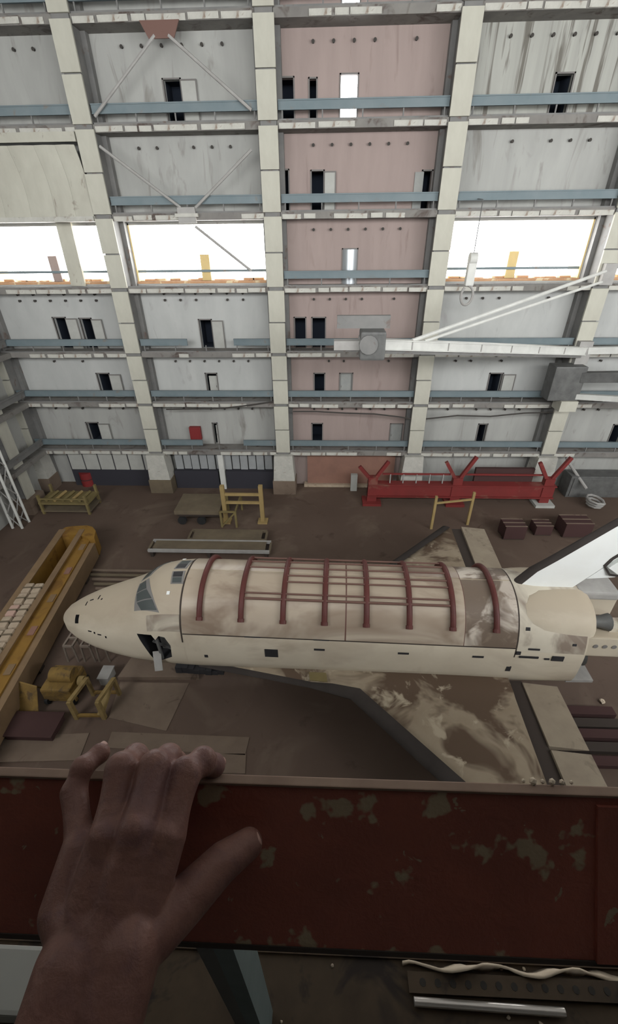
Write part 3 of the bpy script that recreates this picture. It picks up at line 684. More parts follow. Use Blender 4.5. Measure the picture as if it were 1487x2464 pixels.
MB().prism([(30.55,-2.4,-2.3),(32.1,-2.3,-2.35),(32.1,2.3,-2.35),(30.55,2.4,-2.3)], (0, 0, .18)).build('body_flap', M['palegrey'], orb, local=True)
for (y, z) in ((0, 0.4), (-1.2, -1.2), (1.2, -1.2)):
    MB().tube([(30.55, y, z), (31.0, y, z), (31.6, y, z)], [.35, .45, .7], 16).build('engine_blank', M['machine'], orb, smooth=True, local=True)
# landing gear
for (X, y) in ((7.2, 0), (20.5, -2.3), (20.5, 2.3)):
    gr = MB().tube([(X, y, -2.6), (X, y, -5.2)], .16, 10).build('gear_leg', M['palegrey'], orb, smooth=True, local=True)
    for s in (-.32, .32): MB().tube([(X, y+s-.12, -5.2), (X, y+s+.12, -5.2)], .5, 18).build('wheel', M['rubber'], gr, local=True)

# ------------------------------------------------------------------ yellow girder with canvas-covered crates, left
gd = tag(empty('yellow_girder', (-21.5, 20, 0)), 'long yellow double crane girder lying left of the spaceplane nose', 'girder')
A, B = Vector((-19.6, 6.0, 0)), Vector((-22.75, 32.4, 0)); ax = (B-A).normalized(); sd = Vector((ax.y, -ax.x, 0))
def gp(t, s, z): p = A+ax*t+sd*(s*.86); return (p.x, p.y, z*.74)
LG = (B-A).length
def gbox(t0, t1, s0, s1, z0, z1): mb = MB(); return mb.add([gp(t0,s0,z0),gp(t0,s1,z0),gp(t1,s1,z0),gp(t1,s0,z0),gp(t0,s0,z1),gp(t0,s1,z1),gp(t1,s1,z1),gp(t1,s0,z1)], [(0,3,2,1),(4,5,6,7),(0,1,5,4),(1,2,6,5),(2,3,7,6),(3,0,4,7)])
gbox(0, LG-.6, -1.95, -1.55, .5, 3.1).build('side_girder', M['yellow'], gd)
gbox(0, LG-.4, -2.1, -1.4, 3.1, 3.2).build('flange', M['yellowpale'], gd)
gbox(0, LG-.4, -1.55, .2, .5, .7).build('trough_floor', M['yellow'], gd)
gbox(0, LG-.8, .2, .55, .5, 3.1).build('inner_girder', M['yellow'], gd)
gbox(0, LG-.6, .1, .65, 3.1, 3.22).build('flange', M['yellowpale'], gd)
gbox(0, LG-1.6, .55, 1.6, .5, 2.75).build('side_girder', M['yellow'], gd)
gbox(0, LG-2.2, 1.6, 2.15, .5, 2.55).build('walkway', M['yellowpale'], gd)
eb = MB(); prof = [(LG-.6, -1.95), (LG-.0, -1.6), (LG+.1, -1.0), (LG+.1, .6), (LG-.2, 1.3), (LG-.9, 1.9), (LG-2.0, 2.15), (LG-2.0, 1.55), (LG-1.5, .55), (LG-1.2, -.9), (LG-1.3, -1.5)]
eb.prism([gp(t, s, .5) for t, s in prof], (0, 0, 1.95)); eb.build('end_beam', M['yellow'], gd)
for t in (3, 12, 21): gbox(t, t+.6, -1.95, 2.1, 0, .5).build('sleeper', M['hingeband'], gd)
for j in range(7):
    t = 4+j*3.2; gbox(t, t+.8, 1.0, 1.5, 2.75, 2.83).build('wear_plate', M['brownpink'] if j % 2 else M['yellowpale'], gd)
ORDN = ['first', 'second', 'third', 'fourth', 'fifth', 'sixth', 'seventh', 'eighth', 'ninth', 'tenth', 'eleventh', 'twelfth', 'thirteenth']
for i in range(13):
    for s in (-1, 0):
        t = LG-9.1-i*1.16+random.uniform(-.06, .06); hgt = random.uniform(.55, .75)
        if t < 1: continue
        s0 = -1.42 if s < 0 else -.58
        c = gbox(t, t+1.05, s0, s0+.72, 2.35, 2.75+hgt).build('covered_crate', M['sackpink'] if (i, s) in ((2, -1),) else M['sack'], None, bevel=.1, smooth=True)
        c.rotation_euler = (0, 0, 0)
        if (i, s) == (2, -1): tag(c, 'pinkish canvas-covered crate in the yellow girder trough', 'crate', 'crates in the girder')
        else: tag(c, 'pale canvas-covered crate, %s from the far end, %s row in the yellow girder' % (ORDN[i], 'outer' if s < 0 else 'inner'), 'crate', 'crates in the girder')
        b0 = gbox(t+.45, t+.6, s0-.02, s0+.74, 2.35, 2.77+hgt).build('strap', M['tan'], c)
gbox(LG-9.1-13*1.16, LG-8.0, -1.5, .15, .7, 2.35).build('packing_deck', M['tan'], gd)

# ------------------------------------------------------------------ things on the floor
def frame_table(name, lab, cat, x0, x1, y0, y1, h, m1, w=.2, deck=None, mid=None, grp=None):
    t = tag(empty(name, ((x0+x1)/2, (y0+y1)/2, 0)), lab, cat, grp)
    for x in (x0, x1):
        for y in (y0, y1): MB().box(x-w/2, x+w/2, y-w/2, y+w/2, 0, h).build('leg', m1, t)
    for y in (y0, y1): MB().box(x0, x1, y-w/2, y+w/2, h-w, h).build('top_rail', m1, t)
    for x in (x0, x1): MB().box(x-w/2, x+w/2, y0, y1, h-w, h).build('top_rail', m1, t)
    if mid:
        for y in (y0, y1): MB().box(x0, x1, y-w/2, y+w/2, mid-w, mid).build('cross_bar', m1, t)
    if deck: MB().box(x0-.15, x1+.15, y0-.15, y1+.15, h, h+.15).build('deck', deck, t)
    return t
# yellow trestle: two tall posts with two bars
t = tag(empty('trestle', (-9, 38.5, 0)), 'yellow trestle of two tall posts joined by two bars, by the tan cart', 'trestle')
p0, p1 = at_z(545, 1255), at_z(633, 1255)
for p in (p0, p1):
    MB().box(p.x-.2, p.x+.2, p.y-.2, p.y+.2, 0, 4.3).build('post', M['brass'], t); MB().box(p.x-.5, p.x+.5, p.y-.5, p.y+.5, 0, .15).build('foot', M['brass'], t)
for z in (3.3, 2.35): MB().box(p0.x, p1.x, p0.y-.12, p0.y+.12, z-.12, z+.12).build('cross_bar', M['brass'], t)
t = tag(empty('trestle', (14, 37.5, 0)), 'thin yellow trestle behind the far wing', 'trestle')
p0, p1 = at_z(1037, 1272), at_z(1124, 1262)
for p in (p0, p1): MB().box(p.x-.12, p.x+.12, p.y-.12, p.y+.12, 0, 3.8).build('post', M['brass'], t)
MB().bar((p0.x, p0.y, 3.0), (p1.x, p1.y, 3.0), .16).build('cross_bar', M['brass'], t)
# tan cart
c = tag(empty('flat_cart', (-12.2, 37.6, 0)), 'low tan flat cart with an open braced frame at its right end', 'cart')
MB().box(-15.2, -10.6, 36.1, 39.6, 1.3, 1.75).build('deck', M['tan'], c, bevel=.03)
for x, y in ((-14.6, 36.4), (-12.6, 36.4), (-14.6, 39.2), (-12.6, 39.2)): MB().tube([(x, y-.15, .45), (x, y+.15, .45)], .45, 14).build('wheel', M['rubber'], c)
MB().box(-15.0, -10.7, 36.4, 36.6, .9, 1.3).box(-15.0, -10.7, 39.1, 39.3, .9, 1.3).build('sill', M['hingeband'], c)
for x, y in ((-10.4, 35.9), (-8.9, 35.9), (-10.4, 39.2), (-8.9, 39.2)): MB().box(x-.1, x+.1, y-.1, y+.1, 0, 1.9).build('frame_post', M['olive'], c)
MB().bar((-10.4, 35.9, .1), (-8.9, 35.9, 1.8), .14).bar((-10.4, 35.9, 1.85), (-8.9, 35.9, 1.85), .16).bar((-10.4, 39.2, 1.85), (-8.9, 39.2, 1.85), .16).bar((-8.9, 35.9, 1.85), (-8.9, 39.2, 1.85), .16).build('end_frame', M['olive'], c)
# rack of bars far left
t = tag(empty('steel_rack', (-27.6, 39.2, 0)), 'olive yellow steel rack on the floor near the left corner', 'rack')
for x in (-30.2, -25.2):
    for y in (38.0, 40.4): MB().box(x-.12, x+.12, y-.12, y+.12, 0, 2.3).build('post', M['olive'], t)
MB().box(-30.4, -25.0, 37.9, 40.5, 1.2, 1.4).build('shelf', M['olive'], t); MB().box(-30.4, -25.0, 37.9, 40.5, .3, .45).build('shelf', M['tan'], t)
for j in range(5): MB().tube([(-29.6+j*.9, 38.2, 1.55), (-29.4+j*.9, 40.2, 1.55)], .16, 8).build('bar', M['brass'] if j % 2 else M['olive'], t)
MB().box(-30.3, -25.1, 37.86, 38.0, 1.8, 1.95).build('rail', M['olive'], t)
# long flat racks behind the nose
for j, (px0, px1, py, lab) in enumerate(((360, 650, 1338, 'long low steel rack frame right behind the spaceplane cabin'), (455, 640, 1312, 'shorter low steel rack behind the long one'))):
    a, b = at_z(px0, py), at_z(px1, py); t = tag(empty('low_rack', ((a.x+b.x)/2, a.y, 0)), lab, 'rack')
    for y in (0, 1.5): MB().box(a.x, b.x, a.y+y-.12, a.y+y+.12, .55, .8).build('long_rail', M['palegrey'] if j == 0 else M['tan'], t)
    for k in range(6): x = a.x+(b.x-a.x)*k/5; MB().box(x-.1, x+.1, a.y, a.y+1.5, .5, .72).build('cross_bar', M['tan'], t)
    for k in range(3):
        x = a.x+.3+(b.x-a.x-.6)*k/2
        MB().box(x-.14, x+.14, a.y-.1, a.y+1.6, 0, .5).build('foot', M['hingeband'], t)
    MB().box(a.x+.4, b.x-.4, a.y+.2, a.y+1.3, .72, .86).build('tray', M['tan'], t)
# pipes lying behind the nose
for j in range(5):
    a = at_z(215+j*4, 1372+j*11, .15); L_ = 7.6-j*.5
    lab = ['backmost', 'second', 'middle', 'fourth', 'frontmost'][j]+' of the five rusty pipes lying behind the nose'
    o = MB(); o.tube([(a.x, a.y, .15), (a.x+L_, a.y, .15)], [.14, .14], 8); tag(o.build('pipe', M['tan'] if j % 2 else M['floorslab'], smooth=True), lab, 'pipe', 'pipes behind the nose')
# red spreader beam by the back wall
rs = tag(empty('spreader_beam', (15, 41.2, 0)), 'long red lifting spreader beam standing before the back wall', 'spreader')
MB().box(4.7, 24.6, 40.9, 41.4, 1.0, 2.3).build('main_beam', M['red'], rs); MB().box(4.7, 24.6, 40.6, 41.7, 2.3, 2.42).box(4.7, 24.6, 40.6, 41.7, .9, 1.02).build('flange', M['red'], rs)
for x in (5.2, 14.2, 23.8):
    h = 5.0 if x > 10 else 4.4
    MB().box(x-.5, x+.5, 40.8, 41.5, 0, 3.2).build('upright', M['red'], rs)
    MB().bar((x, 41.1, 2.6), (x-1.5, 41.1, h), .35).build('fork_arm', M['red'], rs); MB().bar((x, 41.1, 2.6), (x+1.5, 41.1, h+.6), .35).build('fork_arm', M['red'], rs)
    MB().box(x-1.0, x+1.0, 40.2, 42.0, 0, .3).build('foot', M['red'] if x < 20 else M['leaf'], rs)
MB().bar((6.2, 41.2, 3.5), (13.4, 41.2, 3.5), .16).bar((15.0, 41.2, 3.5), (23.0, 41.2, 3.5), .16).build('tie_rod', M['red'], rs)
for j in range(5): MB().box(7.0+j*1.4, 7.1+j*1.4, 41.1, 41.3, 2.4, 3.5).build('stay', M['palegrey'], rs)
MB().box(16.2, 22.4, 41.8, 42.2, 2.2, 3.9).build('maroon_board', M['maroon'], rs)
# heap of dark crates, right
for (px, py, w, d, h, lab) in ((1235, 1300, 2.0, 1.6, 1.5, 'dark maroon crate on the floor beside the far wing tip'), (1305, 1290, 1.6, 1.4, 1.1, 'smaller dark crate between two maroon crates at right'), (1385, 1295, 2.6, 1.8, 1.6, 'dark maroon crate nearest the tail fin edge')):
    p = at_z(px, py); t = tag(empty('crate', p), lab, 'crate', 'dark crates at right')
    MB().box(p.x-w/2, p.x+w/2, p.y, p.y+d, .12, h).build('body', M['maroon'], t, bevel=.04); MB().box(p.x-w/2, p.x+w/2, p.y+.1, p.y+.4, 0, .12).box(p.x-w/2, p.x+w/2, p.y+d-.4, p.y+d-.1, 0, .12).build('skid', M['hingeband'], t)
    for k in range(3): MB().box(p.x-w/2-.04, p.x+w/2+.04, p.y+.1+k*(d-.3)/2, p.y+.2+k*(d-.3)/2, h, h+.05).build('batten', M['floorslab'], t)
# coil of hose
t = tag(empty('hose_coil', at_z(1435, 1232)), 'grey hose looped in a tangle on the floor at the right edge', 'hose'); p = t.location
pts = [(p.x+math.cos(a*.7)*(.6+.01*a), p.y+.8+math.sin(a*.7)*(.7+.02*a), .3+.035*a) for a in range(26)]
MB().tube(pts, .13, 8).build('loop', M['palegrey'], t, smooth=True)
MB().tube([(p.x-.6, p.y+2.0, 1.7), (p.x-1.2, p.y+3.4, 2.6), (p.x-2.2, p.y+4.4, 3.9), (p.x-2.0, p.y+5.6, 4.5)], .16, 8).build('tail', M['palegrey'], t, smooth=True)
tag(MB().box(27.0, 33.5, 42.6, 44.4, 0, 2.6).box(27.3, 33.2, 42.5, 42.6, .2, 2.4).build('machine_cabinet', M['machine'], bevel=.05), 'long dark machine cabinet at the foot of the wall, far right', 'cabinet')
# white lattice mast, left edge
t = tag(empty('lattice_mast', (-34+2.2, 36.6, 0)), 'white steel lattice mast leaning at the left edge', 'mast')
legs = []
for dx, dy in ((0, 0), (-1.0, 0), (-1.0, -1.2), (0, -1.2)):
    a = Vector((-30.95+dx, 36.4+dy, 0)); b = Vector((-31.3+dx*.95, 36.9+dy*.95, 9.5)); legs.append((a, b)); MB().tube([a, b], .13, 8).build('chord', M['whitesteel'], t, smooth=True)
for i in range(4):
    a, b = legs[i], legs[(i+1) % 4]
    for j in range(6):
        u0, u1 = j/6, (j+1)/6
        p, q = (a, b) if j % 2 else (b, a)
        MB().tube([p[0].lerp(p[1], u0), q[0].lerp(q[1], u1)], .06, 6).build('lacing', M['palegrey'], t, smooth=True)
# white steel stands under the nose
for j, (px, lab) in enumerate(((165, 'pale steel stand under the nose, the one nearest the yellow girder'), (205, 'pale steel stand under the nose, in the middle'), (240, 'pale steel stand under the nose, nearest the crew hatch'))):
    p = at_z(px, 1592); t = tag(empty('nose_stand', p), lab, 'stand', 'stands below the nose'); w = .75
    for dx in (0, w):
        for dy in (0, 1.5): MB().tube([p+Vector((dx, dy, 0)), p+Vector((dx*.8+.15, dy*.9, 1.6))], .07, 6).build('leg', M['dull'], t)
    for dy in (0, .75, 1.4): MB().bar(p+Vector((.12, dy*.95, 1.6)), p+Vector((w*.8+.15, dy*.95, 1.6)), .14).build('rung', M['dull'], t)
    for dx in (.15, w*.8+.15): MB().bar(p+Vector((dx, 0, 1.62)), p+Vector((dx, 1.4, 1.62)), .13).build('side_rail', M['dull'], t)
# yellow wheeled work platform, lower left
t = tag(empty('yellow_hoist', (-15.6, 16, 0)), 'yellow hoist on a wheeled frame below the nose', 'hoist')
a = at_z(150, 1690)
MB().box(a.x-.9, a.x+1.0, a.y-.2, a.y+1.7, .5, 1.5).build('housing', M['hoistyellow'], t, bevel=.12)
MB().tube([(a.x-.5, a.y+.8, 1.75), (a.x+.9, a.y+.8, 1.75)], .48, 14).build('winch_drum', M['hoistyellow'], t, smooth=True)
MB().tube([(a.x+1.15, a.y+.7, 1.3), (a.x+1.5, a.y+.7, 1.3)], .3, 12).build('motor', M['olive2'], t, smooth=True)
for dx in (-.8, .9):
    for dy in (0, 1.5): MB().tube([(a.x+dx-.1, a.y+dy, .3), (a.x+dx+.1, a.y+dy, .3)], .3, 12).build('wheel', M['rubber'], t)
MB().box(a.x-1.0, a.x+1.1, a.y-.1, a.y+.1, .3, .5).box(a.x-1.0, a.x+1.1, a.y+1.4, a.y+1.6, .3, .5).build('chassis', M['hoistyellow'], t)
t = tag(empty('work_stand', (-13.8, 15.2, 0)), 'open yellow steel stand beside the hoist', 'stand')
a, b = at_z(186, 1728), at_z(252, 1728)
for p in (a, b):
    MB().box(p.x-.12, p.x+.12, p.y-.12, p.y+.12, 0, 1.7).build('post', M['olive2'], t)
    MB().bar((p.x, p.y, 1.65), (p.x+.3, p.y+1.6, 1.65), .22).build('top_bar', M['olive2'], t); MB().box(p.x+.2, p.x+.4, p.y+1.5, p.y+1.7, 0, 1.7).build('post', M['olive2'], t)
MB().bar((a.x, a.y, .3), (b.x, b.y, .3), .16).build('foot_bar', M['hoistyellow'], t); MB().bar((a.x+.3, a.y+1.6, .3), (b.x+.3, b.y+1.6, .3), .16).build('foot_bar', M['hoistyellow'], t)
MB().prism([(b.x-.3, b.y-.1, .4), (b.x+.1, b.y-.1, .4), (b.x+.35, b.y+1.3, 1.4), (b.x-.1, b.y+1.3, 1.4)], (0, 0, .1)).build('panel', M['olive2'], t)
p = at_z(62, 1720); t = tag(empty('leaning_sheet', p), 'grimy yellow steel sheet propped beside the girder at lower left', 'sheet')
MB().prism([(p.x-.9, p.y, 0), (p.x+1.0, p.y-.3, 0), (p.x+.7, p.y+.9, 1.5), (p.x-.6, p.y+1.1, 1.7)], (0, .08, .04)).build('sheet', M['hoistyellow'], t)
MB().bar((p.x, p.y+1.0, 1.5), (p.x+.1, p.y+1.9, 0), .1).build('prop', M['olive'], t)
t = tag(empty('small_crate', at_z(255, 1650)), 'small pale crate beside the floor plate below the hatch', 'crate'); p = t.location
MB().box(p.x-.35, p.x+.3, p.y, p.y+.95, 0, .7).build('body', M['palegrey'], t, bevel=.04); MB().box(p.x-.4, p.x+.35, p.y-.05, p.y+1.0, .7, .78).build('lid', M['palegrey'], t)
# floor plates
def plate(px4, lab, z=.06):
    P = [at_z(px, py) for px, py in px4]; tag(MB().prism([(q.x, q.y, .0) for q in P], (0, 0, z)).build('floor_plate', M['floorslab']), lab, 'floor plate', 'plates on the floor')
plate(((285,1636),(480,1636),(470,1585),(330,1572)), 'pale floor plate right below the crew hatch', .3)
plate(((262,1728),(400,1760),(455,1645),(290,1642)), 'wide worn floor plate in front of the hatch')
plate(((0,1835),(190,1830),(215,1765),(0,1775)), 'worn floor plate at the lower left behind the hand')
plate(((255,1800),(590,1818),(600,1775),(270,1762)), 'long floor plate above the knuckles')
plate(((500,1860),(590,1862),(592,1815),(505,1815)), 'small square floor plate right of the fingers')
# dark boxes on the left floor
p = at_z(85, 1775); t = tag(empty('pit_cover', p), 'dark low box below the near end of the yellow girder', 'box')
MB().box(p.x-1.6, p.x+1.2, p.y-.2, p.y+1.2, 0, .5).build('body', M['maroon'], t, bevel=.03); MB().box(p.x-1.7, p.x+1.3, p.y-.3, p.y+1.3, .5, .58).build('lid', M['maroon'], t)
# stacks at the right bottom behind the elevon
t = tag(empty('scaffold_stack', at_z(1440, 1850)), 'dark scaffold planks stacked at the right edge behind the elevons', 'planks'); p = t.location
for j in range(5): MB().box(p.x-1.8, p.x+2.5, p.y+j*.75, p.y+j*.75+.55, .1*j % .2+.02, .35+.06*(j % 3)).build('plank', M['hingeband'] if j % 2 else M['maroon'], t)
for (px, py, lab) in ((1448, 1690, 'lone pale stone-like lump on the dark floor at right'), (1470, 1720, 'second pale lump on the dark floor, nearer the right edge')):
    p = at_z(px, py); bm = bmesh.new(); bmesh.ops.create_icosphere(bm, subdivisions=2, radius=.16)
    for v in bm.verts: v.co *= random.uniform(.8, 1.2); v.co.z *= .7
    me = bpy.data.meshes.new('stone'); bm.to_mesh(me); bm.free(); o = link('stone', me, None, M['chip']); o.location = (p.x, p.y, .1); tag(o, lab, 'stone', 'stones at right')

# ------------------------------------------------------------------ jib cranes on the right column
jb = tag(empty('jib_crane', (23.9, 42.6, 15.6)), 'white jib crane with long boom and stays swung out from the right column', 'crane')
root = Vector((23.9, 42.6, 15.75)); tip = at_y(915, 828, 31.5)
dv = (root-tip).normalized()
MB().bar(tip, root, .5, .56).build('boom', M['whitesteel'], jb)
MB().bar(tip+Vector((0,0,.31)), root+Vector((0,0,.31)), .7, .07).bar(tip-Vector((0,0,.31)), root-Vector((0,0,.31)), .7, .07).build('boom_flange', M['whitesteel'], jb)
MB().bar(tip-Vector((0,0,.48)), root-Vector((0,0,.48)), .2, .26).build('trolley_track', M['darksteel'], jb)
s0 = tip.lerp(root, .12)+Vector((0, 0, .3))
MB().tube([s0, Vector((23.9, 42.7, 22.3))], .14, 8).build('stay', M['whitesteel'], jb, smooth=True)
s1 = tip.lerp(root, .17)+Vector((0, 0, .3)); MB().tube([s1, Vector((23.9, 42.7, 21.5))], .11, 8).build('stay', M['whitesteel'], jb, smooth=True)
h = MB(); q = tip-dv*.7; h.box(q.x-.85, q.x+.85, q.y-.8, q.y+.8, q.z-.95, q.z+.9); hh = h.build('hoist', M['machine'], jb, bevel=.15)
MB().tube([q+Vector((-.3, -.95, .1)), q+Vector((-.3, .95, .1))], .62, 14).build('drum', M['darksteel'], hh, smooth=True)
MB().box(q.x-2.6, q.x-.85, q.y-.35, q.y+.35, q.z-.35, q.z+.25).build('counter_arm', M['palegrey'], jb)
MB().box(q.x-2.4, q.x+1.2, q.y+.5, q.y+.9, q.z+.9, q.z+1.7).build('cable_guard', M['darksteel'], jb)
MB().box(23.3, 24.5, 42.4, 43.2, 14.6, 16.6).build('pivot_bracket', M['palegrey'], jb)
MB().box(23.4, 24.4, 42.4, 43.2, 21.2, 22.8).build('pivot_bracket', M['palegrey'], jb)
MB().bar((24.3, 42.6, 15.8), (31.0, 39.5, 16.6), .5, .6).build('rear_boom', M['whitesteel'], jb)
for j in range(6):
    p = tip.lerp(root, .12+j*.15); MB().bar(p+Vector((0, -.27, .28)), p+Vector((0, -.27, -.28)), .05, .2).build('stiffener', M['palegrey'], jb)
j2 = tag(empty('jib_crane', (23.6, 42.6, 12)), 'dark lower jib crane housing below the white boom, on the right column', 'crane')
MB().box(21.3, 24.2, 41.4, 43.1, 11.4, 14.6).build('housing', M['machine'], j2, bevel=.1)
MB().bar((24.0, 41.6, 11.8), (31, 36.0, 13.0), .45, .5).build('boom', M['whitesteel'], j2)
MB().bar((24.0, 41.7, 13.6), (31, 36.2, 15.2), .8, .9).build('duct', M['machine'], j2)
MB().box(22.6, 24.2, 41.2, 42.8, 10.4, 11.4).build('base', M['cream'], j2)
hk = tag(empty('hook_block', at_y(1125, 700, 42)), 'white hook block hanging in front of the right-hand window', 'hook'); p = hk.location.copy()
MB().tube([p+Vector((-.3,0,2.4)), p+Vector((.3,0,2.4))], .45, 14).build('sheave', M['whitesteel'], hk, smooth=True)
MB().box(p.x-.35, p.x+.35, p.y-.3, p.y+.3, p.z+.4, p.z+2.2).build('block', M['whitesteel'], hk, bevel=.08)
MB().tube([p+Vector((math.sin(a)*.5, 0, -.35+math.cos(a)*.75)) for a in [2*math.pi*i/18*.9 for i in range(19)]], .11, 8).build('hook', M['palegrey'], hk, smooth=True)
MB().tube([p+Vector((0,0,2.6)), p+Vector((0,0,6.4)), (p.x, 43.4, p.z+6.5)], .04, 6).build('cable', M['machine'], hk)
# drooping cables under the two lowest galleries
def droop(pxs, y, lab, r=.07):
    pts = [at_y(px, py, y) for px, py in pxs]; tag(MB().tube(pts, r, 6).build('cable', M['peg'], smooth=True), lab, 'cable', 'drooping cables')
droop(((705,990),(760,990),(830,994),(900,996),(960,1003),(1000,1010)), 43.1, 'dark cable drooping across the pink bay above the lowest doors')
droop(((1025,1008),(1100,1000),(1180,1002),(1260,994),(1330,992)), 43.1, 'dark cable drooping under the gallery right of the pink bay')
droop(((400,985),(470,984),(540,982),(600,975),(660,966)), 43.1, 'dark cable slung under the gallery in the second bay')

# ------------------------------------------------------------------ the gallery the camera stands on
K = 1.12
def kz(z): return CAMH+(z-CAMH)*K
YP = .1653*K-.0065; ZT = kz(24.656); ZB_ = kz(24.19); ZD = 23.2
pr = tag(empty('parapet', (0, YP, ZD)), 'red-brown steel parapet plate with peeling paint in the foreground', 'parapet')
YQ, ZQ = .106, 24.50                          # the plate leans: its foot stands nearer than its top edge
pd_ = Vector((0, YP-YQ, ZT-.004-ZQ)).normalized(); pn = Vector((0, -pd_.z, pd_.y))    # along the slope, out of the face
def slope_box(x0, x1, u0, u1, n0, n1):         # u measured up from the foot, n out of the face
    o_ = Vector((0, YQ, ZQ)); P = [o_+Vector((x, 0, 0))+pd_*u+pn*n for n in (n0, n1) for (x, u) in ((x0, u0), (x1, u0), (x1, u1), (x0, u1))]
    return MB().add(P, [(0,1,2,3),(7,6,5,4),(0,4,5,1),(1,5,6,2),(2,6,7,3),(3,7,4,0)])
PL = Vector((0, YP-YQ, ZT-.004-ZQ)).length
slope_box(-4, 4, 0, PL, -.008, 0).build('plate', M['parapet'], pr)
MB().box(-4, 4, YP-.0008, YP+.0068, ZT-.004, ZT).build('top_edge', M['parapet_edge'], pr, bevel=.001)
slope_box(.225, .60, 0, PL-.006, 0, .003).build('splice_plate', M['parapet'], pr)
slope_box(-4, 4, -.004, 0, -.03, .001).build('bottom_shade_strip', M['hingeband'], pr)  # dark strip painted in for the shade at the plate's foot
def stanch(x, lab):
    s = tag(empty('rail_post', (x, YP+.05, ZD)), lab, 'post', 'posts of the parapet')
    MB().box(x-.055, x+.0, YP+.03, YP+.038, ZD+.02, 24.40).build('flange', M['machine'], s)
    MB().box(x, x+.03, YP+.0, YP+.07, ZD+.02, 24.40).build('web', M['postblue'], s)
stanch(-.155, 'blue-grey angle post below the parapet, right of the wrist'); stanch(2.1, 'blue-grey angle post far along the parapet')
dk = tag(empty('near_deck', (0, -2, ZD)), 'brown gallery deck edge below the parapet', 'gallery')
MB().box(-12, 12, YN, .16, ZD-.2, ZD).build('deck', M['slab'], dk)
MB().box(-12, 12, .16, .36, ZD-.02, ZD+.015).build('edge_flange', M['ledge'], dk)
MB().box(-12, 12, .36, .40, ZD-.35, ZD+.03).build('edge_web', M['ledge'], dk)
MB().box(-12, 12, .19, .215, ZD+.015, ZD+.045).build('kerb_angle', M['ledge'], dk)
ps = tag(empty('perforated_strip', (.55, .33, ZD)), 'perforated steel strip with a bright reflective pipe on the deck edge', 'strip')
MB().box(.25, .98, .292, .334, ZD+.03, ZD+.04).build('strip', M['ledge'], ps)
for j in range(16): MB().tube([(.29+j*.042, .313, ZD+.036), (.29+j*.042, .313, ZD+.0415)], .009, 8).build('hole', M['peg'], ps)
MB().tube([(.26, .276, ZD+.04), (.66, .270, ZD+.04)], .010, 10).build('bright_pipe', M['steelshine'], ps, smooth=True)  # bright metallic pipe beside the strip
rg = MB(); rows = [[], []]
for i in range(41):
    x = .24+.0185*i; hgt = .012+.05*math.exp(-((x-.40)/.07)**2)+.022*math.exp(-((x-.62)/.09)**2)+.004*math.sin(i*1.7)
    rows[0].append((x, .352+.006*math.sin(i*.9), ZD+.022)); rows[1].append((x, .345+.012*math.sin(i*.5+1), ZD+.022+hgt))
rg.grid(rows); ts = rg.build('torn_sheet', M['chip'], smooth=True); so = ts.modifiers.new('t', 'SOLIDIFY'); so.thickness = .006
tag(ts, 'crumpled pale edging lying along the deck edge at right', 'debris')
for j in range(9):
    x = random.uniform(-.2, .75); y = random.choice((random.uniform(.17, .19), random.uniform(.22, .26), random.uniform(.34, .355))); bm = bmesh.new(); bmesh.ops.create_icosphere(bm, subdivisions=1, radius=random.uniform(.002, .006))
    for v in bm.verts: v.co *= random.uniform(.7, 1.3)
    me = bpy.data.meshes.new('paint_chip'); bm.to_mesh(me); bm.free(); o = link('paint_chip', me, None, M['chip']); o.location = (x, y, ZD+.022)
    tag(o, 'tiny pale paint chip on the deck edge below the parapet', 'chip', 'paint chips on the deck edge')
wbk = tag(MB().box(-1.15, -.74, .20, .33, ZD+.015, ZD+.14).build('concrete_block', M['leaf'], bevel=.01), 'pale block on the deck edge left of the wrist', 'block')
for j in range(6):
    x = .385+random.uniform(-.05, .05); bm = bmesh.new(); bmesh.ops.create_icosphere(bm, subdivisions=1, radius=random.uniform(.0016, .0034)); me = bpy.data.meshes.new('paint_chip'); bm.to_mesh(me); bm.free()
    o = link('paint_chip', me, None, M['chip']); o.location = (.15*K+j*.007*K, YP+.008, ZT+.002); tag(o, 'tiny pale paint chip on the parapet top edge', 'chip', 'paint chips on the parapet')
# unseen ceiling and side walls, added to darken the near gallery
tag(MB().box(-19, 24, YN, -.02, 25.7, 26.9).build('shade_ceiling_near', M['darksteel']), kind='structure')
tag(MB().box(-4.5, -4.3, YN, .05, ZD, 25.9).build('shade_wall_near_left', M['slab']), kind='structure')
tag(MB().box(6.6, 6.8, YN, .05, ZD, 25.9).build('shade_wall_near_right', M['slab']), kind='structure')

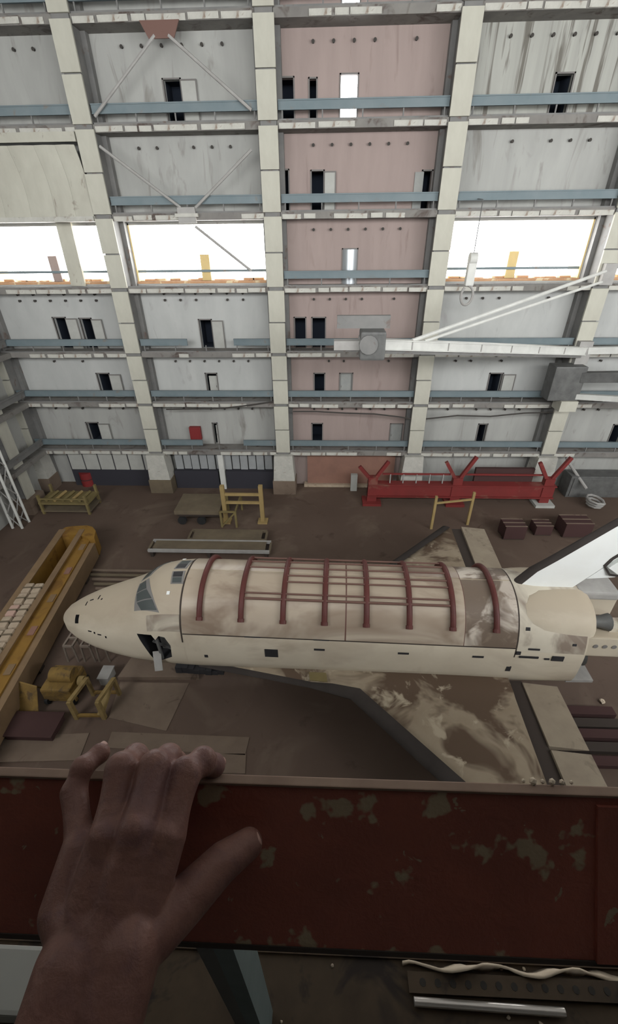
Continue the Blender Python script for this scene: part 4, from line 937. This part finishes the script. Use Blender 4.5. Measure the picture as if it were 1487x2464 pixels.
# ------------------------------------------------------------------ the hand
HP = {
  'pinky': [(-0.1563, 0.0861, 24.648), (-0.1579, 0.113, 24.6604), (-0.1767, 0.1449, 24.6668), (-0.1754, 0.1582, 24.6727), (-0.1699, 0.1717, 24.6675)] ,
  'ring': [(-0.1384, 0.084, 24.6547), (-0.1367, 0.1163, 24.6753), (-0.1402, 0.1519, 24.6865), (-0.1381, 0.1651, 24.6755), (-0.1414, 0.1737, 24.6539)] ,
  'middle': [(-0.1233, 0.0839, 24.6572), (-0.1168, 0.1183, 24.6808), (-0.1169, 0.1534, 24.6872), (-0.1138, 0.1664, 24.674), (-0.1153, 0.175, 24.6505)] ,
  'index': [(-0.1123, 0.0863, 24.6492), (-0.1009, 0.1198, 24.6691), (-0.096, 0.1534, 24.6804), (-0.0879, 0.1651, 24.6739), (-0.0826, 0.1699, 24.6589)] ,
  'thumb': [(-0.1139, 0.069, 24.6483), (-0.1019, 0.0811, 24.6404), (-0.0866, 0.096, 24.6385), (-0.0669, 0.1158, 24.6404), (-0.051, 0.128, 24.6379)] ,
  'arm': [(-0.1274, 0.0653, 24.6471), (-0.129, 0.0453, 24.642), (-0.1341, 0.0241, 24.6279), (-0.1537, -0.0001, 24.5841)] ,}
HP = {k: [Vector((x*K, y*K, kz(z))) for x, y, z in v] for k, v in HP.items()}
hb = MB()
def ball(c, r, n=14):
    rows = []
    for i in range(1, n):
        a = math.pi*i/n; rows.append([(c.x+r*math.sin(a)*math.cos(2*math.pi*k/(2*n)), c.y+r*math.sin(a)*math.sin(2*math.pi*k/(2*n)), c.z+r*math.cos(a)) for k in range(2*n)])
    b = len(hb.v); hb.grid(rows, closed=True); m = 2*n
    hb.f.append(tuple(b+k for k in reversed(range(m)))); hb.f.append(tuple(b+(n-2)*m+k for k in range(m)))
def limb(pts, rs, sub=7, waist=0.0, first=0):
    for i in range(len(pts)-1):
        for j in range(sub):
            t = j/sub; ball(pts[i].lerp(pts[i+1], t), (rs[i]*(1-t)+rs[i+1]*t)*(1-(waist*math.sin(math.pi*t) if i >= first else 0)))
    ball(pts[-1], rs[-1])
limb(HP['pinky'], [.0130, .0122, .0104, .0096, .0086], 9, .13, 1)
limb(HP['ring'], [.0140, .0140, .0128, .0116, .0104], 9, .13, 1)
limb(HP['middle'], [.0140, .0145, .0131, .0118, .0106], 9, .13, 1)
limb(HP['index'], [.0140, .0143, .0128, .0118, .0102], 9, .13, 1)
limb(HP['thumb'], [.0200, .0185, .0160, .0138, .0112])
w0 = HP['arm'][0]
for f, r in (('pinky', .0175), ('ring', .0190), ('middle', .0195), ('index', .0180)): limb([w0, HP[f][0], HP[f][1]], [.0245, .0190, .0142])
limb([HP['thumb'][1], HP['index'][0]], [.0145, .0140])
for off in (-.013, .013): limb([p+Vector((off, off*.35, 0)) for p in HP['arm']], [.0260, .0250, .0270, .0330])
for f in ('ring', 'middle', 'index'): limb([HP[f][1]+Vector((0,-.002,.0045)), HP[f][1].lerp(HP[f][0], .5)+Vector((0,0,.006)), HP[f][0]+Vector((0,0,.005))], [.0118, .0100, .0125], 7)
person = hb.build('person', M['skin'], None)
md = person.modifiers.new('r', 'REMESH'); md.mode = 'VOXEL'; md.voxel_size = .0013
sm = person.modifiers.new('s', 'SMOOTH'); sm.factor = .5; sm.iterations = 9
dg = bpy.context.evaluated_depsgraph_get(); dg.update()
nm = bpy.data.meshes.new_from_object(person.evaluated_get(dg)); person.modifiers.clear(); person.data = nm; nm.name = 'person'
if not nm.materials: nm.materials.append(M['skin'])
for p in nm.polygons: p.use_smooth = True
tag(person, 'bare hand and forearm gripping the top of the red-brown parapet', 'person')
def nail(fin, r, up):
    a, b = HP[fin][-2], HP[fin][-1]; d = (b-a).normalized(); u = Vector(up); u = (u-d*u.dot(d)).normalized(); s = d.cross(u)
    mb = MB(); rows = []
    for i in range(6):
        t = -.5+i/5; rows.append([b+d*(t*r*1.5+r*.05)+s*(math.sin(x)*r*.72)+u*(math.cos(x)*r*.985-.12*r*abs(t)) for x in [-.75+1.5*j/6 for j in range(7)]])
    mb.grid(rows); o = mb.build('fingernail', M['nail'], person, smooth=True); sol = o.modifiers.new('t', 'SOLIDIFY'); sol.thickness = .0008
for f, r, up in (('pinky', .0080, (-.2, 0, 1)), ('index', .0096, (.5, .6, .4)), ('middle', .0100, (0, .9, .3)), ('ring', .0098, (0, .9, .3)), ('thumb', .0098, (.3, -.5, .9))): nail(f, r, up)
